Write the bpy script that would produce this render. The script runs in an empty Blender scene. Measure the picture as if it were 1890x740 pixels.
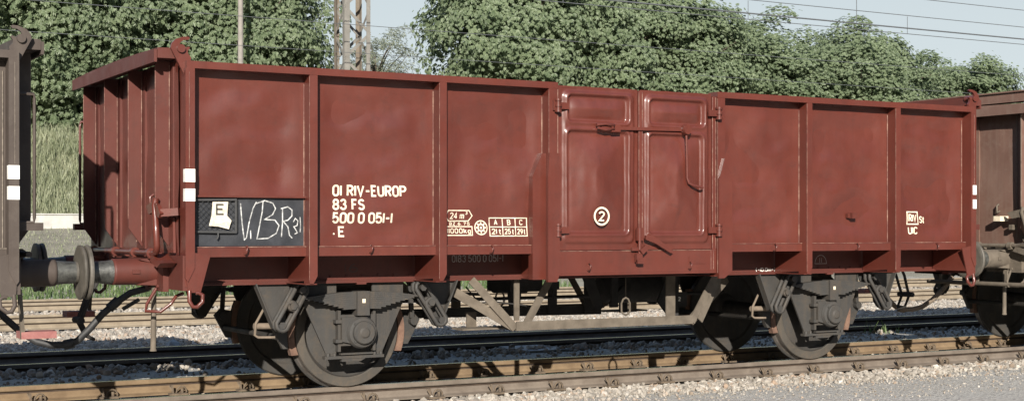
import bpy, math, random
import numpy as np
from mathutils import Vector, Matrix, noise
R = math.radians
rnd = random.Random(7)
nrng = np.random.default_rng(11)
scene = bpy.context.scene
COL = scene.collection

# ------------------------------------------------------------------ camera
cam_d = bpy.data.cameras.new('camera'); cam = bpy.data.objects.new('camera', cam_d); COL.objects.link(cam)
cam.location = (-7.8207, -13.1094, 1.4187)
cam.rotation_euler = (R(90), 0, -0.5364)
cam_d.sensor_fit = 'HORIZONTAL'; cam_d.sensor_width = 36
cam_d.lens = 36 * 2712.8 / 1890
cam_d.shift_x = -(1028.6 - 945) / 1890
cam_d.shift_y = (420.9 - 370) / 1890
cam_d.clip_start = 0.1; cam_d.clip_end = 3000
scene.camera = cam

# ------------------------------------------------------------------ sky + sun
SUN = Vector((-0.56, -1.0, 0.445)).normalized()          # towards the sun
world = bpy.data.worlds.new('World'); scene.world = world; world.use_nodes = True
wn = world.node_tree.nodes; wl = world.node_tree.links
bg = wn['Background']
sky = wn.new('ShaderNodeTexSky'); sky.sky_type = 'NISHITA'; sky.sun_disc = False
sky.sun_elevation = math.asin(SUN.z); sky.sun_rotation = math.atan2(SUN.x, SUN.y)
sky.altitude = 50; sky.air_density = 1.0; sky.dust_density = 0.6; sky.ozone_density = 1.0
# pale summer haze low in the sky on the side away from the sun
tc = wn.new('ShaderNodeTexCoord'); sp = wn.new('ShaderNodeSeparateXYZ'); wl.new(tc.outputs['Generated'], sp.inputs[0])
hz = wn.new('ShaderNodeMapRange'); hz.interpolation_type = 'SMOOTHSTEP'; wl.new(sp.outputs[1], hz.inputs[0])
hz.inputs[1].default_value = -.1; hz.inputs[2].default_value = .55
hv = wn.new('ShaderNodeMapRange'); hv.interpolation_type = 'SMOOTHSTEP'; wl.new(sp.outputs[2], hv.inputs[0])
hv.inputs[1].default_value = .55; hv.inputs[2].default_value = .05; hv.inputs[3].default_value = 0; hv.inputs[4].default_value = .8
hm = wn.new('ShaderNodeMath'); hm.operation = 'MULTIPLY'; wl.new(hz.outputs[0], hm.inputs[0]); wl.new(hv.outputs[0], hm.inputs[1])
hx = wn.new('ShaderNodeMix'); hx.data_type = 'RGBA'; wl.new(hm.outputs[0], hx.inputs[0]); 
dk = wn.new('ShaderNodeMix'); dk.data_type = 'RGBA'; dk.blend_type = 'MULTIPLY'; dk.inputs[0].default_value = 1
dl = wn.new('ShaderNodeMapRange'); dl.interpolation_type = 'SMOOTHSTEP'; wl.new(sp.outputs[2], dl.inputs[0])
dl.inputs[1].default_value = 0; dl.inputs[2].default_value = .75; dl.inputs[3].default_value = .16; dl.inputs[4].default_value = 2.4  # low sky dimmed to deepen the shadows, overhead sky raised as added fill
wl.new(sky.outputs[0], dk.inputs[6]); wl.new(dl.outputs[0], dk.inputs[7]); wl.new(dk.outputs[2], hx.inputs[6])
hx.inputs[7].default_value = (8.7, 9.7, 10.1, 1)
wl.new(hx.outputs[2], bg.inputs[0]); bg.inputs[1].default_value = 0.05
sun_d = bpy.data.lights.new('sun', 'SUN'); sun = bpy.data.objects.new('sun', sun_d); COL.objects.link(sun)
sun_d.energy = 5.0; sun_d.angle = R(0.5); sun_d.color = (1.0, 0.94, 0.85)
sun.rotation_euler = SUN.to_track_quat('Z', 'Y').to_euler()
sun.location = (-30, -50, 40)
scene.view_settings.view_transform = 'Standard'; scene.view_settings.look = 'None'
scene.view_settings.gamma = 1.0; scene.view_settings.use_curve_mapping = False
scene.view_settings.exposure = 0.9

# ------------------------------------------------------------------ materials
def new_mat(name):
    m = bpy.data.materials.new(name); m.use_nodes = True
    nt = m.node_tree
    return m, nt, nt.nodes, nt.links, nt.nodes['Principled BSDF']
def noise_node(n, l, coord, scale, detail=4, rough=.55, dist=0.0):
    t = n.new('ShaderNodeTexNoise'); t.inputs['Scale'].default_value = scale
    t.inputs['Detail'].default_value = detail; t.inputs['Roughness'].default_value = rough
    t.inputs['Distortion'].default_value = dist
    l.new(coord, t.inputs['Vector']); return t
def ramp(n, l, src, stops):
    r = n.new('ShaderNodeValToRGB'); e = r.color_ramp.elements
    while len(e) < len(stops): e.new(.5)
    for el, (p, c) in zip(e, stops):
        el.position = p; el.color = (*c, 1) if len(c) == 3 else c
    l.new(src, r.inputs[0]); return r
def mixc(n, l, fac, a, b):
    m = n.new('ShaderNodeMix'); m.data_type = 'RGBA'
    if isinstance(fac, float): m.inputs[0].default_value = fac
    else: l.new(fac, m.inputs[0])
    for s, v in ((6, a), (7, b)):
        if isinstance(v, tuple): m.inputs[s].default_value = (*v, 1)
        else: l.new(v, m.inputs[s])
    return m.outputs[2]
def coords(n, kind='Object'):
    return n.new('ShaderNodeTexCoord').outputs[kind]
def mapped(n, l, co, scale):
    mp = n.new('ShaderNodeMapping'); mp.inputs['Scale'].default_value = scale
    l.new(co, mp.inputs['Vector']); return mp.outputs[0]
def add_bump(n, l, p, src, strength, dist):
    b = n.new('ShaderNodeBump'); b.inputs['Strength'].default_value = strength
    b.inputs['Distance'].default_value = dist
    l.new(src, b.inputs['Height']); l.new(b.outputs[0], p.inputs['Normal'])

def paint(name, c1, c2, dirt, dirt_amt=.5, rough=(.38, .6), streak=.25, bump=.25, coat=0.0):
    """worn wagon paint: two tones, vertical run marks, dirt patches, fine pitting"""
    m, nt, n, l, p = new_mat(name)
    co = coords(n)
    a = noise_node(n, l, co, 1.7, 5, .6)
    base = mixc(n, l, ramp(n, l, a.outputs[0], [(.32, (0, 0, 0)), (.68, (1, 1, 1))]).outputs[0], c1, c2)
    st = noise_node(n, l, mapped(n, l, co, (14, 14, .8)), 1.0, 5, .6)
    sr = ramp(n, l, st.outputs[0], [(.48, (0, 0, 0)), (.75, (streak,) * 3)])
    base = mixc(n, l, sr.outputs[0], base, dirt)
    d = noise_node(n, l, co, 9, 8, .7, .4)
    dr = ramp(n, l, d.outputs[0], [(.52, (0, 0, 0)), (.74, (dirt_amt,) * 3)])
    base = mixc(n, l, dr.outputs[0], base, dirt)
    l.new(base, p.inputs['Base Color'])
    rr = noise_node(n, l, co, 4, 6, .65)
    rm = n.new('ShaderNodeMapRange'); l.new(rr.outputs[0], rm.inputs[0])
    rm.inputs[1].default_value = .3; rm.inputs[2].default_value = .7
    rm.inputs[3].default_value = rough[0]; rm.inputs[4].default_value = rough[1]
    l.new(rm.outputs[0], p.inputs['Roughness'])
    f = noise_node(n, l, co, 60, 4, .7)
    p.inputs['Specular IOR Level'].default_value = .35; p.inputs['Coat Weight'].default_value = coat; p.inputs['Coat Roughness'].default_value = .17
    add_bump(n, l, p, f.outputs[0], bump, .004)
    return m
def grimy(name, c1, c2, rough=.85, scale=6, bump=.4, metal=0.0):
    m, nt, n, l, p = new_mat(name)
    co = coords(n)
    a = noise_node(n, l, co, scale, 8, .65, .3)
    c = mixc(n, l, ramp(n, l, a.outputs[0], [(.35, (0, 0, 0)), (.66, (1, 1, 1))]).outputs[0], c1, c2)
    l.new(c, p.inputs['Base Color']); p.inputs['Roughness'].default_value = rough
    p.inputs['Metallic'].default_value = metal
    f = noise_node(n, l, co, scale * 9, 4, .7)
    add_bump(n, l, p, f.outputs[0], bump, .006)
    return m
def plain(name, c, rough=.7, var=.15, scale=20):
    return grimy(name, tuple(x * (1 - var) for x in c), tuple(min(1, x * (1 + var)) for x in c), rough, scale, .1)

M_red = paint('red_brown_paint', (.080, .0180, .0118), (.101, .0240, .0158), (.050, .0172, .0128), .45, (.34, .55), .24, .2, .42)
M_red_dull = paint('red_brown_frame_paint', (.072, .0182, .0130), (.090, .0245, .0175), (.045, .0215, .017), .5, (.42, .65), .3)
M_brown = paint('dusty_brown_paint', (.043, .032, .026), (.060, .046, .038), (.082, .066, .054), .6, (.55, .8), .5)
M_brown_dark = paint('old_brown_paint', (.105, .056, .042), (.14, .083, .064), (.17, .122, .096), .55, (.5, .75), .5)
M_seam = None
def seam_mat():
    m, nt, n, l, p = new_mat('chipped_weld_seam')
    a = noise_node(n, l, coords(n), 7, 7, .75)
    c = mixc(n, l, ramp(n, l, a.outputs[0], [(.44, (0, 0, 0)), (.66, (1, 1, 1))]).outputs[0], (.105, .034, .026), (.27, .165, .12))
    l.new(c, p.inputs['Base Color']); p.inputs['Roughness'].default_value = .6
    return m
M_seam = seam_mat()
M_seam_brown = plain('dull_weld_seam', (.15, .125, .10), .8, .4, 24)
M_white = grimy('white_paint', (.56, .53, .48), (.76, .75, .71), .7, 12, .2)
M_cream = grimy('cream_lettering', (.46, .38, .28), (.72, .65, .50), .7, 16, .2)
M_faint = plain('faded_grey_lettering', (.30, .26, .24), .8, .3, 60)
M_chalk = grimy('chalk', (.12, .12, .12), (.58, .58, .56), .95, 26, .1)
M_black = grimy('black_board_paint', (.012, .0135, .017), (.026, .028, .033), .55, 10, .2)
M_wire = plain('black_wire', (.03, .03, .03), .6)
M_paper = grimy('paper_label', (.38, .34, .27), (.62, .57, .47), .9, 22, .3)
M_gear = paint('dusty_running_gear', (.028, .0268, .0255), (.048, .045, .041), (.066, .051, .037), .75, (.5, .85), .5, .6)
M_rim = paint('dusty_wheel_rim', (.045, .040, .034), (.070, .061, .050), (.10, .074, .05), .7, (.5, .8), .3, .5)
M_tread = grimy('worn_wheel_tread', (.12, .10, .085), (.22, .20, .18), .4, 12, .2, .6)
M_gear_dark = grimy('sooty_running_gear', (.018, .017, .017), (.036, .033, .031), .9, 9, .5)
M_dustbrown = grimy('brake_dust_brown', (.12, .094, .068), (.18, .14, .105), .95, 12, .4)
M_sand = grimy('sandy_dust', (.075, .060, .044), (.12, .098, .074), .9, 8, .3)
M_rustshoe = grimy('rusty_cast_iron', (.10, .055, .038), (.17, .10, .068), .9, 14, .5)
M_grease = grimy('greasy_steel', (.03, .03, .028), (.10, .10, .09), .38, 14, .5, .3)
M_disc = grimy('buffer_disc_steel', (.06, .054, .044), (.11, .097, .08), .6, 8, .2, .2)
M_rubber = grimy('black_rubber_hose', (.012, .012, .013), (.03, .03, .03), .6, 20, .2)
M_redstep = grimy('faded_red_step', (.19, .065, .06), (.27, .12, .105), .85, 9, .3)
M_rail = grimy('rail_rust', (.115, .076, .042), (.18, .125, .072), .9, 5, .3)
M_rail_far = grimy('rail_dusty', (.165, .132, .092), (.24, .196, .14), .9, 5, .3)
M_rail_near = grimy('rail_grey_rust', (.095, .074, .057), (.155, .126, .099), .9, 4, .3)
M_rail_under = grimy('rail_under_head_rust_shade', (.03, .02, .014), (.055, .036, .024), .95, 12, .3)  # dark grime and rust, also painting in the shadow line below the rail head
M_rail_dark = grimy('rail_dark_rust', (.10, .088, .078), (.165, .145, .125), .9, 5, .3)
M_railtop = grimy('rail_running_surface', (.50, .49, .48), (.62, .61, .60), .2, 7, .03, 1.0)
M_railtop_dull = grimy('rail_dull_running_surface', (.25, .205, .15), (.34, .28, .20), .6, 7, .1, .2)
M_clip = grimy('rail_clip_rust', (.075, .055, .038), (.14, .105, .07), .9, 20, .5)
M_sleeper = grimy('old_sleeper_wood', (.10, .085, .07), (.18, .155, .13), .95, 5, .6)
M_concrete = grimy('pale_concrete', (.32, .31, .285), (.43, .42, .39), .9, 2.5, .3)
M_mast = grimy('weathered_mast_steel', (.125, .117, .102), (.185, .174, .153), .75, 3, .2)
M_mast_rust = grimy('rusty_mast_steel', (.115, .09, .065), (.16, .135, .105), .8, 3, .2)
M_pole = grimy('weathered_pole', (.17, .155, .138), (.23, .21, .188), .85, 4, .3)
M_cable = plain('catenary_wire_metal', (.075, .08, .085), .7)
M_boxgrey = grimy('grey_motor_box', (.16, .165, .17), (.24, .245, .25), .6, 8, .2)
M_bark = grimy('tree_bark', (.06, .048, .036), (.13, .105, .08), .95, 5, .8)

def stone_mat():
    m, nt, n, l, p = new_mat('ballast_stone')
    geo = n.new('ShaderNodeNewGeometry')
    r = ramp(n, l, geo.outputs['Random Per Island'], [(0, (.14, .126, .108)), (.3, (.225, .204, .174)), (.62, (.295, .268, .230)), (.80, (.355, .327, .285)), (.90, (.26, .185, .13)), (.97, (.20, .165, .13)), (1, (.62, .59, .54))])
    a = noise_node(n, l, coords(n), 50, 4, .7)
    c = mixc(n, l, ramp(n, l, a.outputs[0], [(.4, (0, 0, 0)), (.7, (.45, .45, .45))]).outputs[0], r.outputs[0], (.26, .21, .16))
    l.new(c, p.inputs['Base Color']); p.inputs['Roughness'].default_value = .95
    return m
M_stone = stone_mat()

def leaf_mat(name, lo, hi, trans):
    m, nt, n, l, p = new_mat(name)
    geo = n.new('ShaderNodeNewGeometry')
    oi = n.new('ShaderNodeObjectInfo')
    a = noise_node(n, l, coords(n), .9, 4, .6)
    add = n.new('ShaderNodeMath'); add.operation = 'ADD'
    l.new(a.outputs[0], add.inputs[0])
    mul = n.new('ShaderNodeMath'); mul.operation = 'MULTIPLY_ADD'
    l.new(geo.outputs['Random Per Island'], mul.inputs[0]); mul.inputs[1].default_value = .55; mul.inputs[2].default_value = -.28
    l.new(mul.outputs[0], add.inputs[1])
    r = ramp(n, l, add.outputs[0], [(.22, lo), (.78, hi)])
    l.new(r.outputs[0], p.inputs['Base Color'])
    p.inputs['Roughness'].default_value = .48
    tr = n.new('ShaderNodeBsdfTranslucent'); l.new(r.outputs[0], tr.inputs[0])
    mx = n.new('ShaderNodeMixShader'); mx.inputs[0].default_value = trans
    l.new(p.outputs[0], mx.inputs[1]); l.new(tr.outputs[0], mx.inputs[2])
    l.new(mx.outputs[0], n['Material Output'].inputs[0])
    return m
M_leaf = leaf_mat('chestnut_leaves', (.125, .170, .092), (.270, .328, .195), .54)
M_leaf2 = leaf_mat('fine_grey_leaves', (.10, .12, .08), (.22, .24, .165), .3)
M_grass = leaf_mat('dry_grass_blades', (.15, .175, .095), (.33, .345, .225), .35)
M_weed = leaf_mat('green_weeds', (.05, .085, .03), (.12, .17, .06), .25)

def ground_mat():
    m, nt, n, l, p = new_mat('gravel_and_grass_ground')
    geo = n.new('ShaderNodeNewGeometry'); pos = geo.outputs['Position']
    sep = n.new('ShaderNodeSeparateXYZ'); l.new(pos, sep.inputs[0])
    big = noise_node(n, l, pos, .5, 5, .6)
    fine = noise_node(n, l, pos, 22, 6, .75)
    vor = n.new('ShaderNodeTexVoronoi'); vor.inputs['Scale'].default_value = 26; l.new(pos, vor.inputs['Vector'])
    g1 = ramp(n, l, fine.outputs[0], [(.3, (.27, .256, .228)), (.5, (.43, .41, .37)), (.75, (.58, .555, .51))])
    gv = mixc(n, l, .35, g1.outputs[0], ramp(n, l, vor.outputs['Color'], [(.2, (.23, .218, .195)), (.8, (.48, .46, .42))]).outputs[0])
    gv = mixc(n, l, ramp(n, l, big.outputs[0], [(.4, (0, 0, 0)), (.7, (.5, .5, .5))]).outputs[0], gv, (.38, .355, .31))
    gr = ramp(n, l, noise_node(n, l, pos, 3, 8, .7).outputs[0], [(.3, (.085, .095, .045)), (.55, (.17, .165, .085)), (.8, (.26, .235, .14))])
    # soil and grass take over beyond the last track
    wob = n.new('ShaderNodeMath'); wob.operation = 'MULTIPLY_ADD'
    l.new(big.outputs[0], wob.inputs[0]); wob.inputs[1].default_value = 5.0; l.new(sep.outputs[1], wob.inputs[2])
    mr = n.new('ShaderNodeMapRange'); l.new(wob.outputs[0], mr.inputs[0])
    mr.inputs[1].default_value = 20.5; mr.inputs[2].default_value = 23
    mid = mixc(n, l, ramp(n, l, noise_node(n, l, pos, 1.2, 8, .7).outputs[0], [(.35, (0, 0, 0)), (.65, (1, 1, 1))]).outputs[0], (.20, .185, .135), (.27, .245, .19))
    mr2 = n.new('ShaderNodeMapRange'); l.new(sep.outputs[1], mr2.inputs[0])
    mr2.inputs[1].default_value = 32.9; mr2.inputs[2].default_value = 33.3
    far = mixc(n, l, mr2.outputs[0], mid, gr.outputs[0])
    c = mixc(n, l, mr.outputs[0], gv, far)
    l.new(c, p.inputs['Base Color']); p.inputs['Roughness'].default_value = .95
    ad = n.new('ShaderNodeMath'); ad.operation = 'ADD'
    l.new(fine.outputs[0], ad.inputs[0]); l.new(vor.outputs['Distance'], ad.inputs[1])
    add_bump(n, l, p, ad.outputs[0], 1.0, .035)
    return m
M_ground = ground_mat()

# ------------------------------------------------------------------ mesh helper
class MB:
    def __init__(s): s.v = []; s.f = []; s.m = []; s.sm = []; s.mi = 0
    def mat(s, i): s.mi = i; return s
    def add(s, vs, fs, smooth=False):
        o = len(s.v); s.v += [tuple(v) for v in vs]
        for f in fs:
            s.f.append(tuple(o + i for i in f)); s.m.append(s.mi); s.sm.append(smooth)
        return s
    def box(s, x0, x1, y0, y1, z0, z1):
        return s.add([(x0, y0, z0), (x1, y0, z0), (x1, y1, z0), (x0, y1, z0), (x0, y0, z1), (x1, y0, z1), (x1, y1, z1), (x0, y1, z1)],
                     [(0, 3, 2, 1), (4, 5, 6, 7), (0, 1, 5, 4), (1, 2, 6, 5), (2, 3, 7, 6), (3, 0, 4, 7)])
    def prism(s, poly, d0, d1, axis='y'):
        """polygon in the two other axes, extruded along axis"""
        def pt(a, b, d):
            return {'y': (a, d, b), 'x': (d, a, b), 'z': (a, b, d)}[axis]
        n = len(poly)
        s.add([pt(a, b, d0) for a, b in poly] + [pt(a, b, d1) for a, b in poly],
              [tuple(range(n)), tuple(range(2 * n - 1, n - 1, -1))] + [(i, i + n, (i + 1) % n + n, (i + 1) % n) for i in range(n)])
        return s
    def tube(s, path, r, n=8, closed=False, caps=True):
        P = [Vector(p) for p in path]; k = len(P); rings = []
        rr = r if isinstance(r, (list, tuple)) else [r] * k
        up = None
        for i in range(k):
            if closed: t = P[(i + 1) % k] - P[i - 1]
            else: t = P[min(i + 1, k - 1)] - P[max(i - 1, 0)]
            t.normalize()
            if up is None:
                up = Vector((0, 0, 1)) if abs(t.z) < .9 else Vector((1, 0, 0))
            a = t.cross(up)
            if a.length < 1e-4: a = t.orthogonal()
            a.normalize(); up = a.cross(t).normalized()
            rings.append([P[i] + (a * math.cos(2 * math.pi * j / n) + up * math.sin(2 * math.pi * j / n)) * rr[i] for j in range(n)])
        vs = [v for ring in rings for v in ring]
        fs = []
        for i in range(k if closed else k - 1):
            a0 = i * n; b0 = ((i + 1) % k) * n
            for j in range(n):
                fs.append((a0 + j, a0 + (j + 1) % n, b0 + (j + 1) % n, b0 + j))
        s.add(vs, fs, True)
        if caps and not closed:
            s.add(rings[0], [tuple(range(n - 1, -1, -1))]); s.add(rings[-1], [tuple(range(n))])
        return s
    def cyl(s, p0, p1, r, n=16): return s.tube([p0, p1], r, n)
    def bar(s, p0, p1, w, h, up=(0, 0, 1)):
        """rectangular bar from p0 to p1: w across, h along up"""
        p0 = Vector(p0); p1 = Vector(p1); t = (p1 - p0).normalized(); a = t.cross(Vector(up))
        if a.length < 1e-4: a = t.orthogonal()
        a.normalize(); u = a.cross(t)
        q = []
        for p in (p0, p1):
            for sa, su in ((-1, -1), (1, -1), (1, 1), (-1, 1)): q.append(p + a * sa * w / 2 + u * su * h / 2)
        return s.add(q, [(0, 1, 2, 3), (7, 6, 5, 4), (0, 4, 5, 1), (1, 5, 6, 2), (2, 6, 7, 3), (3, 7, 4, 0)])
    def lathe(s, prof, c, axis='y', n=48):
        """prof: list of (radius, offset along axis) round centre c"""
        vs = []
        for r, d in prof:
            for j in range(n):
                a = 2 * math.pi * j / n; u, w = r * math.cos(a), r * math.sin(a)
                vs.append({'y': (c[0] + u, c[1] + d, c[2] + w), 'x': (c[0] + d, c[1] + u, c[2] + w), 'z': (c[0] + u, c[1] + w, c[2] + d)}[axis])
        for i in range(len(prof) - 1):      # separate bands keep the edges crisp
            a = vs[i * n:(i + 1) * n]; b = vs[(i + 1) * n:(i + 2) * n]
            s.add(a + b, [(j, (j + 1) % n, n + (j + 1) % n, n + j) for j in range(n)], True)
        return s
    def build(s, name, mats, parent=None, label=None):
        me = bpy.data.meshes.new(name)
        me.from_pydata(s.v, [], s.f)
        for m in (mats if isinstance(mats, (list, tuple)) else [mats]): me.materials.append(m)
        me.polygons.foreach_set('material_index', s.m); me.polygons.foreach_set('use_smooth', s.sm)
        me.update()
        import bmesh
        bm = bmesh.new(); bm.from_mesh(me); bmesh.ops.recalc_face_normals(bm, faces=bm.faces); bm.to_mesh(me); bm.free()
        o = bpy.data.objects.new(name, me); COL.objects.link(o)
        if parent: o.parent = parent
        if label: o['label'] = label
        return o
def np_obj(name, V, F, mat, smooth=False):
    """big mesh from numpy arrays, F is (n, k)"""
    me = bpy.data.meshes.new(name); k = F.shape[1]
    me.vertices.add(len(V)); me.vertices.foreach_set('co', V.astype(np.float32).ravel())
    me.loops.add(F.size); me.loops.foreach_set('vertex_index', F.astype(np.int32).ravel())
    me.polygons.add(len(F)); me.polygons.foreach_set('loop_start', np.arange(0, F.size, k, dtype=np.int32))
    me.update(calc_edges=True)
    me.polygons.foreach_set('use_smooth', np.full(len(F), smooth))
    me.materials.append(mat); me.validate()
    o = bpy.data.objects.new(name, me); COL.objects.link(o); return o
def tag(o, label, cat, group=None):
    o['label'] = label; o['category'] = cat
    if group: o['group'] = group
    return o
def thing(name, label, cat, loc=(0, 0, 0), group=None):
    o = bpy.data.objects.new(name, None); COL.objects.link(o); o.location = loc
    o.empty_display_size = .3
    return tag(o, label, cat, group)
def kids(o): return [c for c in COL.objects if c.parent == o]
def copy_tree(o, parent=None):
    c = o.copy(); COL.objects.link(c); c.parent = parent
    for ch in kids(o): copy_tree(ch, c)
    return c
def turned(o):            # the same part on the opposite side / end of its wagon
    c = copy_tree(o, o.parent); c.rotation_euler = (0, 0, math.pi)
    c.location = (-o.location.x, -o.location.y, o.location.z)
    if 'label' in c.keys(): del c['label']
    return c
def shifted(o, dx):
    c = copy_tree(o, o.parent); c.location = o.location + Vector((dx, 0, 0)); return c

# ------------------------------------------------------------------ ground
def smooth(a, b, t):
    t = min(1, max(0, (t - a) / (b - a))); return t * t * (3 - 2 * t)
PROF = [(-120, -.22), (-20, -.2), (-1.9, -.165), (-1.35, -.17), (-1.1, -.185), (.85, -.19), (1.05, -.10), (1.35, -.055), (2.45, -.06), (2.72, -.17), (2.8, -.29), (4.6, -.29), (4.9, -.24),
        (6, -.2), (13, -.2), (18.2, -.2), (19.5, -.12), (26, .55), (32.9, 1.38), (33.4, 1.42), (33.8, 1.55), (41.2, 4.75), (43, 4.95), (60, 5.0), (900, 5.0)]
def ground_z(x, y):
    for (a, za), (b, zb) in zip(PROF, PROF[1:]):
        if a <= y <= b:
            z = za + (zb - za) * (y - a) / (b - a); break
    else: z = PROF[-1][1]
    amp = .012 if y < 19 else (.06 if y < 33 else .14)
    if 33 < y < 33.6: amp = 0
    return z + amp * noise.noise((x * .5, y * .5, 0)) * min(1, max(.3, abs(y) / 3))
def make_ground():
    xs = list(np.concatenate([np.linspace(-400, -14, 12), np.linspace(-12, 20, 65), np.linspace(22, 100, 40), np.linspace(120, 900, 12)]))
    ys = sorted(set([p[0] for p in PROF] + list(np.linspace(-10, 8, 61)) + list(np.linspace(9, 44, 60)) + [70, 120, 250, 500]))
    V = np.array([(x, y, ground_z(x, y)) for y in ys for x in xs]); nx = len(xs)
    F = np.array([(j * nx + i, j * nx + i + 1, (j + 1) * nx + i + 1, (j + 1) * nx + i) for j in range(len(ys) - 1) for i in range(nx - 1)])
    o = np_obj('ground', V, F, M_ground, True); o['kind'] = 'structure'
make_ground()

# ------------------------------------------------------------------ ballast stones (uncountable)
def ico():
    t = (1 + 5 ** .5) / 2
    v = np.array([(-1, t, 0), (1, t, 0), (-1, -t, 0), (1, -t, 0), (0, -1, t), (0, 1, t), (0, -1, -t), (0, 1, -t), (t, 0, -1), (t, 0, 1), (-t, 0, -1), (-t, 0, 1)], float)
    v /= np.linalg.norm(v[0])
    f = np.array([(0, 11, 5), (0, 5, 1), (0, 1, 7), (0, 7, 10), (0, 10, 11), (1, 5, 9), (5, 11, 4), (11, 10, 2), (10, 7, 6), (7, 1, 8), (3, 9, 4), (3, 4, 2), (3, 2, 6), (3, 6, 8), (3, 8, 9), (4, 9, 5), (2, 4, 11), (6, 2, 10), (8, 6, 7), (9, 8, 1)])
    return v, f
def rand_rot(n):
    q = nrng.normal(size=(n, 4)); q /= np.linalg.norm(q, axis=1)[:, None]
    w, x, y, z = q.T
    return np.stack([1 - 2 * (y * y + z * z), 2 * (x * y - z * w), 2 * (x * z + y * w), 2 * (x * y + z * w), 1 - 2 * (x * x + z * z), 2 * (y * z - x * w), 2 * (x * z - y * w), 2 * (y * z + x * w), 1 - 2 * (x * x + y * y)], 1).reshape(n, 3, 3)
def stones(name, regions, label=None):
    v0, f0 = ico(); VS = []; FS = []; off = 0
    for (x0, x1, y0, y1, dens, smin, smax, lift) in regions:
        n = int((x1 - x0) * (y1 - y0) * dens)
        xs = nrng.uniform(x0, x1, n); ys = nrng.uniform(y0, y1, n)
        sz = nrng.uniform(smin, smax, n) * nrng.choice([.7, 1, 1, 1.25], n)
        zs = np.array([ground_z(a, b) for a, b in zip(xs, ys)]) + sz * nrng.uniform(.05, .75, n) + lift
        T = v0[None] * (1 + nrng.uniform(-.3, .3, (n, 12, 1)))
        T = T * np.stack([nrng.uniform(.8, 1.35, n), nrng.uniform(.7, 1.1, n), nrng.uniform(.55, .9, n)], 1)[:, None]
        T = np.einsum('nij,nkj->nki', rand_rot(n), T) * sz[:, None, None]
        T += np.stack([xs, ys, zs], 1)[:, None]
        VS.append(T.reshape(-1, 3)); FS.append((f0[None] + (off + np.arange(n) * 12)[:, None, None]).reshape(-1, 3)); off += n * 12
    o = np_obj(name, np.concatenate(VS), np.concatenate(FS), M_stone); o['kind'] = 'stuff'
    if label: o['label'] = label; o['category'] = 'stones'
    return o
stones('ballast', [
    (-9, 10, -1.42, -.83, 750, .018, .034, 0.0), (-9, 4, -1.75, -1.42, 170, .010, .028, 0), (-6, 12, -3.0, -1.4, 140, .004, .012, 0), (-3, 12, -2.0, -1.3, 120, .006, .017, 0), (2, 12, -1.6, -1.0, 90, .008, .022, 0), (4, 12, -1.1, -.83, 300, .015, .03, 0),
    (-9, 12, -.66, .66, 200, .016, .032, -.005), (-9, 14, .84, 1.15, 160, .014, .03, 0), (-9, 14, 1.15, 2.6, 60, .008, .024, 0), (-9, 4, 1.9, 2.75, 130, .02, .045, 0), (4, 16, 2.3, 2.75, 120, .02, .04, 0), (-9, 3, 2.4, 2.9, 120, .02, .04, 0),
    (-9, 16, 3.05, 4.4, 200, .02, .04, .0), (-8, 20, 4.6, 10.4, 340, .019, .039, .0), (-6, 22, 10.55, 12.0, 170, .025, .045, 0),
    (-6, 24, 12.1, 15.9, 120, .025, .045, 0), (-5, 24, 16.0, 17.4, 120, .028, .045, 0), (-5, 20, 17.5, 18.6, 60, .028, .045, 0)],
    'pale crushed stone ballast lying between the rails')

# ------------------------------------------------------------------ tracks
RPROF = [(-.0625, -.150), (.0625, -.150), (.0625, -.139), (.02, -.124), (.0075, -.105), (.0075, -.068), (.0075, -.052), (.030, -.044), (.0355, -.036), (.0355, -.008)]
def rail_mb(y, x0=-40, x1=160):
    mb = MB()
    right = RPROF[1:]; left = [(-a, b) for a, b in reversed(right)]
    poly = right + [(.029, -.0005)] + [(-.029, -.0005)] + left
    n = len(poly); vs = [(x0, y + a, b) for a, b in poly] + [(x1, y + a, b) for a, b in poly]
    for i in range(n):
        j = (i + 1) % n
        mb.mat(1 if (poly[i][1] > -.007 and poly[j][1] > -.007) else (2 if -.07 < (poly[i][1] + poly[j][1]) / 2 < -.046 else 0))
        mb.add([vs[i], vs[j], vs[j + n], vs[i + n]], [(0, 1, 2, 3)])
    mb.mat(0).add(vs[:n], [tuple(range(n))]); mb.add(vs[n:], [tuple(range(n))])
    return mb
def clip_mb():
    mb = MB()
    for s in (-1,):
        mb.box(-.085, .085, s * .145, s * .062, -.150, -.132)
        arc = [(-.01 + .048 * (1 - math.cos(a)), s * .085, -.128 + .058 * math.sin(a)) for a in np.linspace(0, math.pi, 7)]
        mb.tube(arc, .009, 6)
        mb.bar((-.035, s * .1, -.135), (-.075, s * .085, -.06), .03, .012)
        mb.bar((-.045, s * .1, -.135), (-.055, s * .1, -.055), .012, .02)
        mb.cyl((.04, s * .1, -.134), (.04, s * .1, -.09), .016, 6)
    return mb
CLIP_MESH = None
def track(label, yc, mats, clips=None, sleepers=True, gauge=.7525):
    t = thing('railway_track', label, 'railway track', (0, yc, 0), 'railway tracks')
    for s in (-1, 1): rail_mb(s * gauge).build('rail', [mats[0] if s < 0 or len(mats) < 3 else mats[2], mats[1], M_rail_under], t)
    if sleepers:
        first = None
        for i in range(80):
            x = -14 + i * .65
            if first is None:
                mb = MB(); mb.box(-.12, .12, -1.25, 1.25, -.30, -.168); first = mb.build('sleeper', M_sleeper, t); o = first
            else:
                o = first.copy(); COL.objects.link(o); o.parent = t
            o.location = (x + rnd.uniform(-.02, .02), rnd.uniform(-.04, .04), 0)
    if clips:
        first = None
        for i in range(45):
            x = -8.9 + i * .65
            for s in (-1, 1):
                if first is None: first = clip_mb().build('rail_clip', M_clip, t); o = first
                else: o = first.copy(); COL.objects.link(o); o.parent = t
                o.location = (x - .1, s * gauge, rnd.uniform(-.004, .004)); o.rotation_euler = (0, 0, rnd.uniform(-.12, .12))
    return t
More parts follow.
